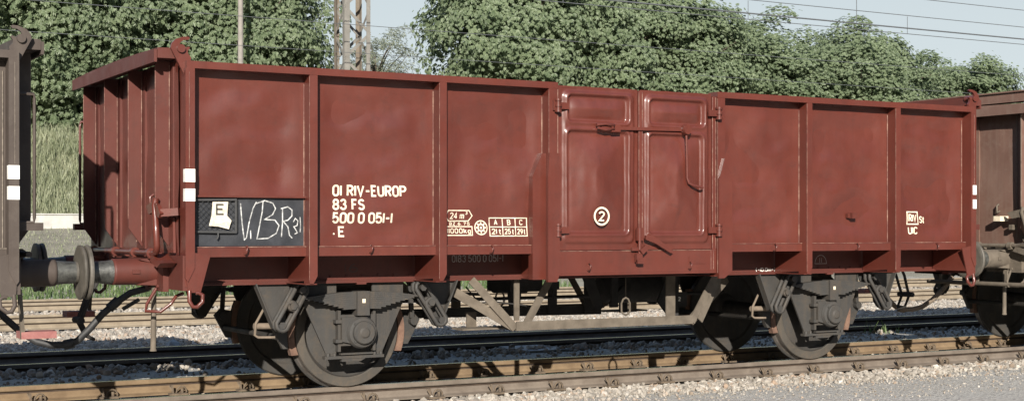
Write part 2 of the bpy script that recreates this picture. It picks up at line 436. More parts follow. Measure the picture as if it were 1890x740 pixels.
track('rusty railway track under the red brown wagon', 0, [M_rail_near, M_railtop, M_rail], clips=True, sleepers=False)
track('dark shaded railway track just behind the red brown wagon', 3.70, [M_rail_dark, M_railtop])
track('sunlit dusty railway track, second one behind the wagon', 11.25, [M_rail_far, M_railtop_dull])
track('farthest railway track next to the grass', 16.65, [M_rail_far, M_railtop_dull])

# switch motor box between the tracks
bx = thing('switch_motor_box', 'low grey metal box lying between the rails behind the wagon', 'equipment box', (1.05, 2.35, -.22))
MB().box(-.26, .26, -.36, .36, 0, .17).build('body', M_boxgrey, bx)
MB().box(-.285, .285, -.385, .385, .172, .192).build('lid', M_boxgrey, bx)
MB().box(-.06, .0, -.372, -.362, .06, .10).box(-.272, -.262, -.1, -.06, .03, .13).build('hasp', M_gear_dark, bx)

def rock(name, label, cat, loc, r, mat):
    v0, f0 = ico(); mb = MB(); q = random.Random(4)
    mb.add([tuple(Vector(v) * q.uniform(.8, 1.15) * r) for v in v0], [tuple(int(i) for i in f) for f in f0])
    o = mb.build(name, mat, None); o.location = loc; o.scale = (1.2, 1, .8); o.rotation_euler = (.3, .2, .7); tag(o, label, cat)
rock('rock', 'grey green rock lying on the ballast behind the second rail, left of the front wheel', 'rock', (-2.32, 5.9, -.12), .13, M_boxgrey)
mk = MB(); mk.prism([(-.17, 0), (.17, 0), (.15, .13), (.05, .17), (-.13, .16)], -.12, .12)
mk = mk.build('marker_block', M_concrete, None); mk.location = (9.7, 8.6, -.2)
tag(mk, 'pale concrete block on the ballast behind the right hand wheel', 'marker block')

# ------------------------------------------------------------------ stroke lettering
def arc(cx, cy, rx, ry, a0, a1, n=8):
    return [(cx + rx * math.cos(R(a0 + (a1 - a0) * i / n)), cy + ry * math.sin(R(a0 + (a1 - a0) * i / n))) for i in range(n + 1)]
def stad(x0, y0, x1, y1):
    r = min(x1 - x0, y1 - y0) / 2; cx = (x0 + x1) / 2
    return arc(cx, y1 - r, r, r, 0, 180) + arc(cx, y0 + r, r, r, 180, 360)
def O(*s): return [(p, False) for p in s]
G = {
 '0': (.5, [stad(0, 0, .5, 1)]), 'O': (.5, [stad(0, 0, .5, 1)]),
 '1': (.0, O([(0, 0), (0, 1)])), 'I': (.0, O([(0, 0), (0, 1)])),
 'R': (.5, O([(0, 0), (0, 1)] + arc(.25, .75, .25, .25, 90, -90) + [(0, .5)], [(.22, .5), (.5, 0)])),
 'P': (.5, O([(0, 0), (0, 1)] + arc(.25, .75, .25, .25, 90, -90) + [(0, .5)])),
 'B': (.5, O([(0, .52), (.25, .52)] + arc(.25, .76, .22, .24, -90, 90)[1:] + [(0, 1), (0, 0), (.25, 0)] + arc(.25, .26, .25, .26, -90, 90)[1:])),
 'V': (.56, O([(0, 1), (.28, 0), (.56, 1)])), '-': (.36, O([(0, .47), (.36, .47)])),
 'E': (.42, O([(.42, 1), (0, 1), (0, 0), (.42, 0)], [(0, .52), (.35, .52)])), 'F': (.42, O([(.42, 1), (0, 1), (0, 0)], [(0, .52), (.35, .52)])),
 'U': (.5, O([(0, 1)] + arc(.25, .25, .25, .25, 180, 360) + [(.5, 1)])),
 '8': (.5, [stad(.03, .52, .47, 1), stad(0, 0, .5, .52)]),
 '3': (.5, O(arc(.25, .77, .22, .23, 170, -70) + arc(.25, .27, .25, .27, 75, -170))),
 'S': (.5, O(arc(.25, .76, .24, .24, 20, 235) + arc(.25, .25, .25, .25, 60, -165))),
 '5': (.5, O([(.45, 1), (.06, 1), (.03, .55)] + arc(.23, .32, .27, .32, 110, -160))),
 '2': (.5, O(arc(.25, .75, .25, .25, 170, -25) + [(0, 0), (.5, 0)])), '4': (.5, O([(.36, 0), (.36, 1), (0, .28), (.5, .28)])),
 '6': (.5, [stad(0, 0, .5, .58), (arc(.38, .38, .38, .62, 178, 95), False)]),
 '9': (.5, [stad(0, .42, .5, 1), (arc(.12, .62, .38, .62, -2, -85), False)]),
 '7': (.45, O([(0, 1), (.45, 1), (.15, 0)])), '.': (.04, O([(0, 0), (0, .12)])), 'Z': (.45, O([(0, 1), (.45, 1), (0, 0), (.45, 0)])),
 'A': (.54, O([(0, 0), (.27, 1), (.54, 0)], [(.1, .3), (.44, .3)])), 'C': (.5, O(arc(.25, .75, .25, .25, 10, 180) + arc(.25, .25, .25, .25, 180, 350))),
 'T': (.5, O([(0, 1), (.5, 1)], [(.25, 1), (.25, 0)])), 'H': (.5, O([(0, 0), (0, 1)], [(.5, 0), (.5, 1)], [(0, .5), (.5, .5)])),
 't': (.3, O([(.1, .95), (.1, .12), (.16, 0), (.3, 0)], [(-.04, .68), (.28, .68)])),
 'm': (.62, O([(0, 0), (0, .68)], [(0, .5)] + arc(.155, .53, .155, .15, 160, 0) + [(.31, 0)], [(.31, .5)] + arc(.465, .53, .155, .15, 160, 0) + [(.62, 0)])),
 'k': (.42, O([(0, 0), (0, 1)], [(.38, .68), (0, .28)], [(.14, .42), (.42, 0)])),
 'g': (.42, [stad(0, .02, .42, .66), ([(.42, .66), (.42, -.12)] + arc(.21, -.12, .21, .16, 0, -150)[1:], False)]),
 '(': (.2, O(arc(.3, .5, .3, .6, 120, 240))), ')': (.2, O(arc(-.1, .5, .3, .6, 60, -60))), '3s': (.5, []),
}
def offset_strip(mb, pts, hw, closed, place):
    P = [Vector(p) for p in pts]
    Q = [P[0]]
    for p in P[1:]:
        if (p - Q[-1]).length > 1e-4: Q.append(p)
    if closed and (Q[0] - Q[-1]).length < 1e-4: Q.pop()
    k = len(Q); L = []
    for i in range(k):
        a = Q[i] - Q[i - 1] if (i or closed) else None
        b = Q[(i + 1) % k] - Q[i] if (i < k - 1 or closed) else None
        if a is None: a = b
        if b is None: b = a
        a = a.normalized(); b = b.normalized()
        na = Vector((-a.y, a.x)); nb = Vector((-b.y, b.x)); m = na + nb
        if m.length < .2: m = na
        m.normalize(); d = hw / max(.45, m.dot(na))
        L.append((Q[i] + m * d, Q[i] - m * d))
    vs = [place(q) for pr in L for q in pr]
    mb.add(vs, [(2 * i, 2 * i + 1, 2 * ((i + 1) % k) + 1, 2 * ((i + 1) % k)) for i in range(k if closed else k - 1)])
def write(mb, text, x0, x1, z0, z1, place, weight=.14, gap=.22, space=.42):
    """stroke text fitted to the box x0..x1, z0..z1"""
    h = z1 - z0; hw = weight * h / 2; cur = 0; items = []
    for ch in text:
        if ch == ' ': cur += space; continue
        if ch == '*': items.append((ch, cur)); cur += .2 + gap; continue
        w = G[ch][0]; items.append((ch, cur)); cur += w + gap
    total = cur - gap; sx = (x1 - x0 - 2 * hw) / total
    for ch, c in items:
        if ch == '*':
            pts = [(x0 + hw + c * sx + .07 * h + .09 * h * math.cos(a), z0 + .3 * h + .09 * h * math.sin(a)) for a in np.linspace(0, 2 * math.pi, 9)[:-1]]
            vs = [place(Vector(p)) for p in pts]; mb.add(vs, [tuple(range(8))]); continue
        for st in G[ch][1]:
            closed = not isinstance(st, tuple)
            pts = st if closed else st[0]
            offset_strip(mb, [(x0 + hw + (c + px) * sx, z0 + hw + pz * (h - 2 * hw)) for px, pz in pts], hw, closed, place)
def outline(mb, pts, hw, place, closed=True): 
    # straight lines split so that they follow the dented sheet
    q = []
    n = len(pts)
    for i in range(n if closed else n - 1):
        a = Vector(pts[i]); b = Vector(pts[(i + 1) % n]); k = max(1, int((b - a).length / .05))
        q += [a + (b - a) * t / k for t in range(k)]
    if not closed: q.append(Vector(pts[-1]))
    offset_strip(mb, q, hw, closed, place)

# ------------------------------------------------------------------ the wagon
YP = -1.445                                   # outer face of the side sheets
POSTS = [-4.35, -3.318, -2.12, -1.005, .905, 2.025, 3.24, 4.36]
def dent(x, z, seed=0.0):
    """inward (+) dents of the side sheets between the posts"""
    edges = POSTS
    for a, b in zip(edges, edges[1:]):
        if a <= x <= b:
            e = min(x - a, b - x) - .04; break
    else: return 0
    w = smooth(0, .25, e) * smooth(1.28, 1.5, z) * smooth(2.72, 2.45, z)
    v = noise.noise((x * 1.3 + seed, 3.1, z * 1.5)) * .046 + noise.noise((x * 3.1 + seed, 7.7, z * 4.2)) * .030
    v += noise.noise((x * 7 + seed, 1.3, z * 9)) * .007
    return w * (v + .016)
SEED = {'v': 0.0}
def on_panel(p): return (p.x, YP - .0035 + dent(p.x, p.y, SEED['v']), p.y)
def on_plane(y): return lambda p: (p.x, y, p.y)

def make_wagon(name, label, group, paint_m, frame_m, seam_m, marked, gear=(None, None)):
    W = thing(name, label, 'goods wagon', (0, 0, 0), group)
    gm, gd = gear
    # ---- side sheets
    for k, (xa, xb) in enumerate([(-4.33, -1.0), (.90, 4.34)]):
        mb = MB(); nx = int((xb - xa) / .035); nz = 42
        xs = np.linspace(xa, xb, nx); zs = np.linspace(1.19, 2.735, nz)
        vs = [(x, YP + dent(x, z, SEED['v']), z) for z in zs for x in xs]
        fs = [(j * nx + i, j * nx + i + 1, (j + 1) * nx + i + 1, (j + 1) * nx + i) for j in range(nz - 1) for i in range(nx - 1)]
        mb.add(vs, fs, True)
        vs2 = [(x, YP + .03, z) for z in (1.19, 2.735) for x in (xa, xb)]
        mb.add(vs2, [(0, 1, 3, 2)])
        o = mb.build('side_sheet', paint_m, W); turned(o)
    # ---- top rail: two runs with the door between
    for xa, xb in ((-4.385, -.955), (.86, 4.395)):
        mb = MB(); mb.box(xa, xb, -1.575, -1.42, 2.690, 2.748).box(xa, xb, -1.41, -1.36, 2.60, 2.690)
        o = mb.build('top_rail', paint_m, W); turned(o)
    # ---- bottom angle
    for xa, xb in ((-4.32, -1.06), (.95, 4.32)):
        mb = MB(); mb.box(xa, xb, -1.492, -1.446, 1.185, 1.262).box(xa, xb, -1.475, -1.05, 1.185, 1.198)
        mb.mat(1).tube([(x, -1.493, 1.264) for x in np.linspace(xa, xb, 30)], .0045, 5)
        o = mb.build('bottom_angle', [paint_m, seam_m], W); turned(o)
    # ---- side posts
    for i, x in enumerate(POSTS[1:-1]):
        mb = MB()
        heavy = i in (2, 3)
        hw = .045 if heavy else .035
        mb.prism([(x - hw, 2.69), (x - hw, .957), (x + hw - .035, .957), (x + hw, 1.02), (x + hw, 2.69)], -1.573, -1.443)
        # web plate down to the frame, at the left edge of the post
        mb.prism([(-1.565, 1.19), (-1.565, .985), (-1.06, .953), (-1.06, 1.184), (-1.475, 1.184)], x - hw + .002, x - hw + .016, 'x')
        mb.box(x - hw - .03, x + hw, -1.56, -1.06, .948, .9565)
        if heavy:
            sgn = -1
            mb.prism([(x - .075 * (1 if i == 2 else 0) - (.0 if i == 2 else .045), 1.89), (x + (-.06 if i == 2 else .02), 2.10), (x + .047, 2.10) if i == 2 else (x + .06, 2.02), (x + .048 if i == 2 else x + .115, 1.94), (x + .048 if i == 2 else x + .115, 1.0), (x + .02, .93), (x - .075 if i == 2 else x - .045, .93)], -1.612 if i == 2 else -1.598, -1.574)
            if i == 2: mb.prism([(x - .185, 1.89), (x - .085, 2.10), (x - .046, 2.10), (x - .046, .95), (x - .185, .95)], -1.52, -1.443)
        mb.mat(1)
        mb.tube([(x - hw - .003, -1.449, z) for z in np.linspace(1.27, 2.62, 24)], .0055, 5)
        mb.tube([(x - hw - .001, -1.574, z) for z in np.linspace(.98, 2.68, 24)], .0028, 4)
        o = mb.build('side_post', [paint_m, seam_m], W); turned(o)
    # ---- corner posts with their rope brackets
    for s in (-1, 1):
        xo = 4.395 * s
        mb = MB()
        xi = xo - s * .075
        mb.prism([(xo, 2.69), (xo, 1.02), (xo - s * .02, .99), (xi, 1.10), (xi, 2.69)], -1.575, -1.42)
        mb.prism([(xo - s * .004, 1.235), (xo - s * .205, 1.20), (xo - s * .125, .905), (xo - s * .02, .905)], -1.566, -1.552)
        mb.box(min(xo, xo - s * .14), max(xo, xo - s * .14), -1.55, -1.06, .95, 1.18)
        if marked or True:
            mb.mat(2)
            for za, zb in ((1.785, 1.888), (1.632, 1.732)):
                a, b = sorted((xo + s * .003, xi - s * .002 if s < 0 or not marked else xi + .022))
                mb.box(a, b, -1.5775, -1.52, za, zb)
        mb.mat(1).tube([(xi - s * -.0 + (-.02 * s), -1.449, z) for z in np.linspace(1.27, 2.6, 24)], .005, 5)
        mb.tube([(xo - s * .03, -1.5765, z) for z in list(np.linspace(1.9, 2.66, 12))], .0028, 4)
        mb.mat(0)
        ring = [(xo - s * .035, -1.56, .92), (xo - s * .03, -1.575, .84), (xo - s * .055, -1.58, .795), (xo - s * .09, -1.58, .79), (xo - s * .135, -1.58, .83), (xo - s * .14, -1.57, .885), (xo - s * .105, -1.562, .905), (xo - s * .085, -1.56, .90)]
        mb.tube(ring, .017, 8)
        o = mb.build('corner_post', [paint_m, seam_m, M_white], W); turned(o)
    # ---- rope hooks on the bottom angle
    hk = None
    for x, z, y in ((-3.884, 1.237, -1.494), (-2.78, 1.242, -1.494), (-1.616, 1.229, -1.494), (-.629, 1.061, -1.56), (.519, 1.061, -1.56), (1.617, 1.227, -1.494), (2.714, 1.226, -1.494), (3.858, 1.218, -1.494)):
        if hk is None:
            mb = MB(); mb.tube([(0, 0, -.03), (0, -.03, -.035), (0, -.05, -.01), (.012, -.045, .02), (.014, -.02, .035), (.012, -.002, .03)], .007, 6)
            hk = mb.build('rope_hook', paint_m, W)
            hk.location = (x, y, z)
        else:
            o = hk.copy(); COL.objects.link(o); o.parent = W; o.location = (x, y, z)
    # ---- door
    def leaf(x0, x1, up, lo, seed):
        mb = MB(); zt, zb = 2.725, 1.215
        nx = int((x1 - x0) / .0115); nz = int((zt - zb) / .0125)
        def rect_sdf(x, z, r, rad=.05):
            cx, cz = (r[0] + r[1]) / 2, (r[2] + r[3]) / 2; hx, hz = (r[1] - r[0]) / 2 - rad, (r[3] - r[2]) / 2 - rad
            dx, dz = abs(x - cx) - hx, abs(z - cz) - hz
            return rad - math.hypot(max(dx, 0), max(dz, 0)) - min(max(dx, dz), 0)
        outer = (x0 + .04, x1 - .03, zb + .05, zt - .035)
        def hgt(x, z):
            h = .018 * smooth(0, .03, rect_sdf(x, z, outer, .07))
            for r, bul in ((up, .050), (lo, .066)):
                d = rect_sdf(x, z, r)
                rim = math.exp(-((d + .004) / .014) ** 2)
                h += rim * .014
                if d > 0:
                    h -= .032 * smooth(0, .03, d)
                    cx, cz = (r[0] + r[1]) / 2, (r[2] + r[3]) / 2
                    ex = (r[1] - r[0]) / 2 - abs(x - cx); ez = (r[3] - r[2]) / 2 - abs(z - cz)
                    lim = (r[3] - r[2]) / 2 if bul < .06 else .28
                    e = -.045 * math.log(math.exp(-ex / .045) + math.exp(-ez / .045))
                    h += bul * min(1, max(0, e - .02) / lim) * smooth(.01, .06, d)
            h += noise.noise((x * 5 + seed, .3, z * 4)) * .006 + noise.noise((x * 13 + seed, 4.3, z * 9)) * .0034
            return h
        xs = np.linspace(x0, x1, nx); zs = np.linspace(zb, zt, nz)
        top = lambda x: .006 * noise.noise((x * 9 + seed, 0, 0))
        vs = [(x, -1.545 - hgt(x, z), z + (top(x) if z > 2.7 else 0)) for z in zs for x in xs]
        fs = [(j * nx + i, j * nx + i + 1, (j + 1) * nx + i + 1, (j + 1) * nx + i) for j in range(nz - 1) for i in range(nx - 1)]
        mb.add(vs, fs, True)
        mb.box(x0, x1, -1.53, -1.48, zb, zt - .01)
        mb.box(x0 + .001, x1 - .001, -1.5445, -1.531, zt - .02, zt - .001)
        return mb
    lf = leaf(-.94, -.068, (-.848, -.163, 2.393, 2.655), (-.854, -.175, 1.359, 2.326), 2.2).build('door_leaf', paint_m, W)
    rf = leaf(-.028, .80, (.059, .715, 2.392, 2.652), (.053, .695, 1.356, 2.320), 9.1).build('door_leaf', paint_m, W)
    # centre and edge strips
    mb = MB(); mb.box(-.066, -.030, -1.577, -1.50, 1.215, 2.715)
    
    mb.mat(1)
    for x in (-.068, -.03): mb.tube([(x, -1.578, z) for z in np.linspace(1.3, 2.7, 24)], .004, 4)
    fr = mb.build('centre_strip', [paint_m, seam_m], W)
    for xa, xb, ln in ((-.96, -.942, (-.95,)), (.803, .85, (.806, .846))):
        mb = MB(); mb.box(xa, xb, -1.56, -1.50, 1.20, 2.70); mb.mat(1)
        for x in ln: mb.tube([(x, -1.562, z) for z in np.linspace(1.22, 2.69, 24)], .0045, 4)
        turned(mb.build('door_jamb', [paint_m, seam_m], W))
    for x in (-.968, .858):
        for z in (2.535, 1.40):
            mb = MB(); mb.cyl((x, -1.60, z - .06), (x, -1.60, z + .06), .024, 10)
            for dz in (-.05, 0.0, .05): mb.cyl((x, -1.60, z + dz - .01), (x, -1.60, z + dz + .01), .034, 10)
            s = 1 if x < 0 else -1
            mb.box(min(x, x + s * .12), max(x, x + s * .12), -1.598, -1.578, z - .03, z + .03)
            mb.box(min(x, x - s * .045), max(x, x - s * .045), -1.595, -1.57, z - .045, z + .045)
            o = mb.build('hinge', paint_m, W); turned(o)
    mb = MB(); mb.bar((-.50, -1.590, 2.347), (.46, -1.590, 2.362), .022, .030)
    mb.tube([(-.56, -1.61, 2.372), (-.47, -1.62, 2.385), (-.37, -1.62, 2.372), (-.37, -1.615, 2.34), (-.47, -1.62, 2.33), (-.55, -1.615, 2.345)], .014, 8)
    mb.bar((-.40, -1.612, 2.348), (-.30, -1.606, 2.350), .02, .07)
    mb.lathe([(0, -.05), (.045, -.05), (.05, -.03), (.05, .02)], (.46, -1.59, 2.362), 'y', 16)
    mb.tube([(.462, -1.60, 2.36), (.468, -1.60, 2.25), (.478, -1.595, 1.90), (.492, -1.60, 1.852), (.53, -1.61, 1.832), (.65, -1.62, 1.808)], .0125, 8)
    o = mb.build('locking_bar', paint_m, W); turned(o)
    mb = MB(); mb.box(-.105, -.04, -1.612, -1.578, 1.30, 1.42); mb.box(-.12, -.055, -1.622, -1.585, 1.10, 1.18); mb.cyl((-.075, -1.60, 1.12), (-.075, -1.60, 1.42), .016, 8)
    mb.bar((-.08, -1.63, 1.19), (-.02, -1.63, 1.24), .03, .05); mb.box(-.16, -.02, -1.60, -1.578, 1.205, 1.235); mb.box(-.12, -.05, -1.64, -1.61, 1.085, 1.12)
    mb.prism([(-.02, 1.35), (.06, 1.35), (.16, 1.29), (.30, 1.20), (.27, 1.18), (.10, 1.27), (-.02, 1.31)], -1.625, -1.60)
    o = mb.build('door_lock', paint_m, W); turned(o)
    mb = MB(); mb.box(-.957, .855, -1.558, -1.535, 1.0, 1.203); mb.box(-.957, .855, -1.56, -1.06, .982, .999)
    mb.mat(1).tube([(x, -1.558, 1.206) for x in np.linspace(-.95, .85, 30)], .004, 4)
    for x in (.79, .82): mb.tube([(x, -1.559, z) for z in np.linspace(1.02, 1.2, 5)], .004, 4)
    mb.mat(0)
    outl = [(.52, 1.07), (.52, 1.15), (.73, 1.15), (.73, 1.07)]
    mb.prism([(.525, 1.075), (.525, 1.145), (.725, 1.145), (.725, 1.075)], -1.564, -1.559)
    sill = mb.build('door_sill', [paint_m, seam_m], W)
    for o in (lf, rf, fr, sill): turned(o)
    # ---- frame: solebar, floor, headstocks
    mb = MB(); mb.box(-4.36, 4.36, -1.04, -1.03, .953, 1.185); mb.box(-4.36, 4.36, -1.085, -1.04, .952, .964)
    mb.box(-4.36, 4.36, -1.10, -1.0, .9515 - .012, .951)
    for xc in (-2.7, 2.7): mb.box(xc - .03, xc + .06, -1.10, -1.06, .925, .939)
    for xc in (-2.7, 2.7):
        for q in range(8): mb.cyl((xc - .55 + q * .15, -1.041, 1.0), (xc - .55 + q * .15, -1.05, 1.0), .012, 6)
    o = mb.build('solebar', frame_m, W); turned(o)
    MB().box(-4.38, 4.38, -1.43, 1.43, 1.2, 1.225).build('floor', M_sleeper, W)
    mb = MB()
    for y in (-.3, .3): mb.box(-4.3, 4.3, y - .04, y + .04, 1.0, 1.19)
    for x in (-1.2, 0, 1.2, -3.6, 3.6): mb.box(x - .04, x + .04, -1.02, 1.02, .98, 1.18)
    mb.build('underframe', gd, W)
    # ---- end: headstock, end wall, ribs, beam, hooks
    mb = MB(); mb.box(-4.41, -4.37, -1.548, 1.548, .92, 1.198); mb.box(-4.455, -4.41, -1.15, -.62, .90, 1.185); mb.box(-4.455, -4.41, .62, 1.15, .90, 1.185)
    o = mb.build('headstock', frame_m, W); turned(o)
    mb = MB(); nyy, nz = 60, 36
    ys = np.linspace(-1.42, 1.42, nyy); zs = np.linspace(1.20, 2.78, nz)
    vs = [(-4.405 + .016 * noise.noise((y * 1.7, z * 1.6, 5)) + .005 * noise.noise((y * 6, z * 5, 2)), y, z) for z in zs for y in ys]
    mb.add(vs, [(j * nyy + i, j * nyy + i + 1, (j + 1) * nyy + i + 1, (j + 1) * nyy + i) for j in range(nz - 1) for i in range(nyy - 1)], True)
    mb.box(-4.375, -4.36, -1.42, 1.42, 1.20, 2.78)
    o = mb.build('end_wall', paint_m, W); turned(o)
    for y in (-1.21, -.37, .46, 1.27):
        mb = MB(); mb.prism([(-4.39, 2.77), (-4.535, 2.77), (-4.535, 1.42), (-4.42, 1.26), (-4.39, 1.26)], y - .008, y + .008)
        mb.box(-4.418, -4.39, y - .09, y + .16, 1.24, 2.76)
        mb.mat(1)
        mb.tube([(-4.424, y + .005 - .018, z) for z in np.linspace(1.3, 2.74, 20)], .005, 4)
        mb.tube([(-4.421, y + .16, z) for z in np.linspace(1.3, 2.74, 20)], .0045, 4)
        mb.tube([(-4.537, y - .006, z) for z in np.linspace(1.5, 2.74, 20)], .0035, 4)
        o = mb.build('end_rib', [frame_m, seam_m], W); turned(o)
    mb = MB(); nb = 14
    for i in range(nb):
        y0 = -1.42 + 2.88 * i / nb; y1 = -1.42 + 2.88 * (i + 1) / nb
        b0 = .02 * math.sin(math.pi * i / nb); b1 = .02 * math.sin(math.pi * (i + 1) / nb)
        vs = [(-4.575, y0, 2.775 + b0), (-4.40, y0, 2.775 + b0), (-4.40, y0, 2.862 + b0), (-4.575, y0, 2.855 + b0), (-4.575, y1, 2.775 + b1), (-4.40, y1, 2.775 + b1), (-4.40, y1, 2.862 + b1), (-4.575, y1, 2.855 + b1)]
        fs = [(0, 1, 5, 4), (1, 2, 6, 5), (2, 3, 7, 6), (3, 0, 4, 7)]
        if i == 0: fs.append((0, 3, 2, 1))
        if i == nb - 1: fs.append((4, 5, 6, 7))
        mb.add(vs, fs)
    mb.box(-4.600, -4.577, -1.41, 1.455, 2.742, 2.84)
    o = mb.build('end_beam', frame_m, W); turned(o)
    hook = [(-4.387, 2.635), (-4.498, 2.85), (-4.489, 2.885), (-4.457, 2.92), (-4.398, 2.941), (-4.357, 2.944), (-4.342, 2.933), (-4.357, 2.919), (-4.392, 2.916), (-4.419, 2.896), (-4.431, 2.869), (-4.392, 2.85), (-4.357, 2.865), (-4.342, 2.857), (-4.36, 2.832), (-4.36, 2.812), (-4.333, 2.778), (-4.339, 2.74), (-4.384, 2.65)]
    for s in (-1, 1):
        mb = MB()
        ya, yb = (-1.52, -1.492) if s < 0 else (1.492, 1.52)
        mb.prism([(x, z) for x, z in hook], ya, yb)
        mb.cyl((-4.418, ya - .025 if s < 0 else yb + .025, 2.845), (-4.418, 0 + s * 1.40, 2.845), .033, 14)
        o = mb.build('door_pivot_hook', paint_m, W); turned(o)
    # ---- end door latch shaft
    mb = MB(); mb.cyl((-4.53, -1.16, 1.215), (-4.53, 1.25, 1.215), .024, 10)
    for y in (-1.05, -.55, .1, .9):
        mb.cyl((-4.53, y - .03, 1.215), (-4.53, y + .03, 1.215), .042, 10); mb.box(-4.55, -4.40, y - .02, y + .02, 1.17, 1.215)
    mb.tube([(-4.53, -1.16, 1.215), (-4.55, -1.30, 1.23), (-4.56, -1.345, 1.28), (-4.555, -1.30, 1.45), (-4.55, -1.24, 1.60), (-4.54, -1.25, 1.66)], .026, 10)
    mb.prism([(-1.02, 1.60), (-1.10, 1.53), (-1.20, 1.545), (-1.39, 1.50), (-1.43, 1.535), (-1.36, 1.60), (-1.22, 1.635)], -4.56, -4.53, 'x')
    mb.prism([(-1.16, 1.54), (-1.10, 1.30), (-1.22, 1.22), (-1.36, 1.22), (-1.34, 1.50)], -4.43, -4.41, 'x')
    mb.bar((-4.53, -1.38, 1.54), (-4.41, -1.45, 1.55), .07, .06)
    mb.box(-4.5, -4.4, -1.05, -1.0, 1.40, 1.46)
    for y in (-.78, -.1): mb.tube([(-4.41, y, 1.62), (-4.46, y, 1.60), (-4.46, y, 1.68), (-4.43, y, 1.70)], .012, 6)
    mb.prism([(-1.15, 1.21), (-1.30, 1.16), (-1.42, 1.14), (-1.30, 1.10), (-1.10, 1.15)], -4.55, -4.42, 'x')
    o = mb.build('end_door_latch', paint_m, W); turned(o)
    # ---- handrail at the far corner of this end
    mb = MB(); mb.tube([(-4.41, 1.42, 2.44), (-4.53, 1.42, 2.44), (-4.535, 1.42, 2.40), (-4.535, 1.42, 1.50), (-4.53, 1.42, 1.46), (-4.41, 1.42, 1.46)], .013, 8)
    o = mb.build('handrail', paint_m, W); turned(o)
    mb = MB(); mb.box(-4.60, -4.41, 1.36, 1.43, 1.40, 1.46); o = mb.build('lamp_bracket', frame_m, W); turned(o)
    # ---- step below the same corner
    st = MB().bar((-4.43, 1.40, .95), (-4.455, 1.40, .575), .035, .03).build('step_hanger', M_sand, W)
    MB().box(-4.70, -4.44, 1.22, 1.42, .575, .628).build('step_board', M_redstep, st)
    if not marked: turned(st)
    # ---- buffers
    for y in (-.875, .875):
        b = MB().lathe([(0, -.035), (.19, -.033), (.215, -.028), (.222, -.015), (.222, 0), (.20, .006), (.10, .012), (.0, .012)], (-4.99, y, 1.06), 'x', 40)
        b.tube([(-4.975, y, 1.06), (-4.80, y, 1.06)], .088, 24, caps=False)
        bo = b.build('buffer', [M_disc], W)
        mb = MB(); mb.tube([(-4.80, y, 1.06), (-4.80 + .001, y, 1.06), (-4.78, y, 1.06), (-4.40, y, 1.06)], [.09, .108, .108, .112], 24)
        mb.box(-4.45, -4.41, y - .17, y + .17, .90, 1.215)
        for sy in (-1, 1):
            for sz in (-1, 1): mb.cyl((-4.47, y + sy * .13, 1.06 + sz * .12), (-4.45, y + sy * .13, 1.06 + sz * .12), .018, 6)
        mb.box(-4.66, -4.60, y - .118, y - .10, 1.045, 1.08); mb.prism([(-4.45, .945), (-4.62, .955), (-4.45, 1.0)], y - .09, y - .06); mb.prism([(-4.45, 1.175), (-4.60, 1.16), (-4.45, 1.12)], y - .09, y - .05)
        mb.build('buffer_sleeve', frame_m, bo)
        MB().tube([(-4.955, y, 1.06), (-4.86, y, 1.06), (-4.80, y, 1.06)], [.088, .092, .099], 24, caps=False).build('buffer_plunger', M_grease, bo)
        turned(bo)
    # ---- screw coupling, brake hose
    mb = MB(); mb.prism([(-4.41, 1.09), (-4.62, 1.09), (-4.70, 1.12), (-4.74, 1.06), (-4.66, 1.0), (-4.41, 1.03)], -.03, .03)
    cpl = [(-4.66, -.07, 1.06), (-4.78, -.07, .85), (-4.86, -.06, .62)]
    mb.tube(cpl, .017, 8); mb.tube([(x, -y, z) for x, y, z in cpl], .017, 8); mb.cyl((-4.87, -.12, .62), (-4.87, .12, .62), .03, 10)
    mb.tube([(-4.87, -.06, .62), (-4.80, -.06, .48), (-4.74, 0, .45), (-4.80, .06, .48), (-4.87, .06, .62)], .016, 8)
    if marked: turned(mb.build('screw_coupling', M_gear_dark, W))
    mb = MB(); mb.tube([(-4.34, -.30, .90), (-4.50, -.30, .86), (-4.62, -.30, .78), (-4.74, -.30, .68), (-4.84, -.28, .56), (-4.93, -.24, .46), (-5.02, -.20, .425), (-5.13, -.15, .425), (-5.24, -.1, .455), (-5.36, -.05, .54), (-5.48, 0, .66), (-5.60, .05, .82)], .030, 10)
    mb.cyl((-4.60, -.30, .80), (-4.68, -.30, .73), .042, 10); mb.cyl((-4.96, -.22, .44), (-5.03, -.19, .425), .044, 10)
    mb.bar((-4.42, -.28, .80), (-4.56, -.28, .72), .03, .03)
    if marked:
        h2 = turned(mb.build('brake_hose', M_rubber, W)); h2.material_slots[0].link = 'OBJECT'; h2.material_slots[0].material = M_dustbrown
    mb = MB(); mb.tube([(-4.47, -1.0, .92), (-4.55, -1.02, .80), (-4.57, -1.05, .74), (-4.46, -1.10, .735), (-4.38, -1.12, .80), (-4.34, -1.12, .86), (-4.27, -1.08, .88)], .014, 8)
    o = mb.build('shunter_grip', paint_m, W); turned(o)
    mb = MB(); mb.tube([(-4.46, -.9, .95), (-4.466, -.9, .42), (-4.466, -.9, .40)], [.02, .024, .03], 10)
    o = mb.build('hanging_rod', M_sand, W); turned(o)
    # ---- running gear, built for the near wheel at x = -2.7 and copied three times
    ws = bpy.data.objects.new('wheelset', None); COL.objects.link(ws); ws.parent = W; ws.location = (-2.7, 0, .49)
    prof = [(.0, -.17), (.07, -.17), (.075, -.165), (.13, -.05), (.135, .02), (.16, .045), (.37, .065), (.395, .04), (.405, .004), (.412, 0), (.484, 0), (.490, .006), (.4925, .07), (.503, .085), (.518, .10), (.520, .115), (.508, .13), (.41, .13), (.39, .11), (.16, .11), (.13, .13), (.08, .14)]
    wh = None
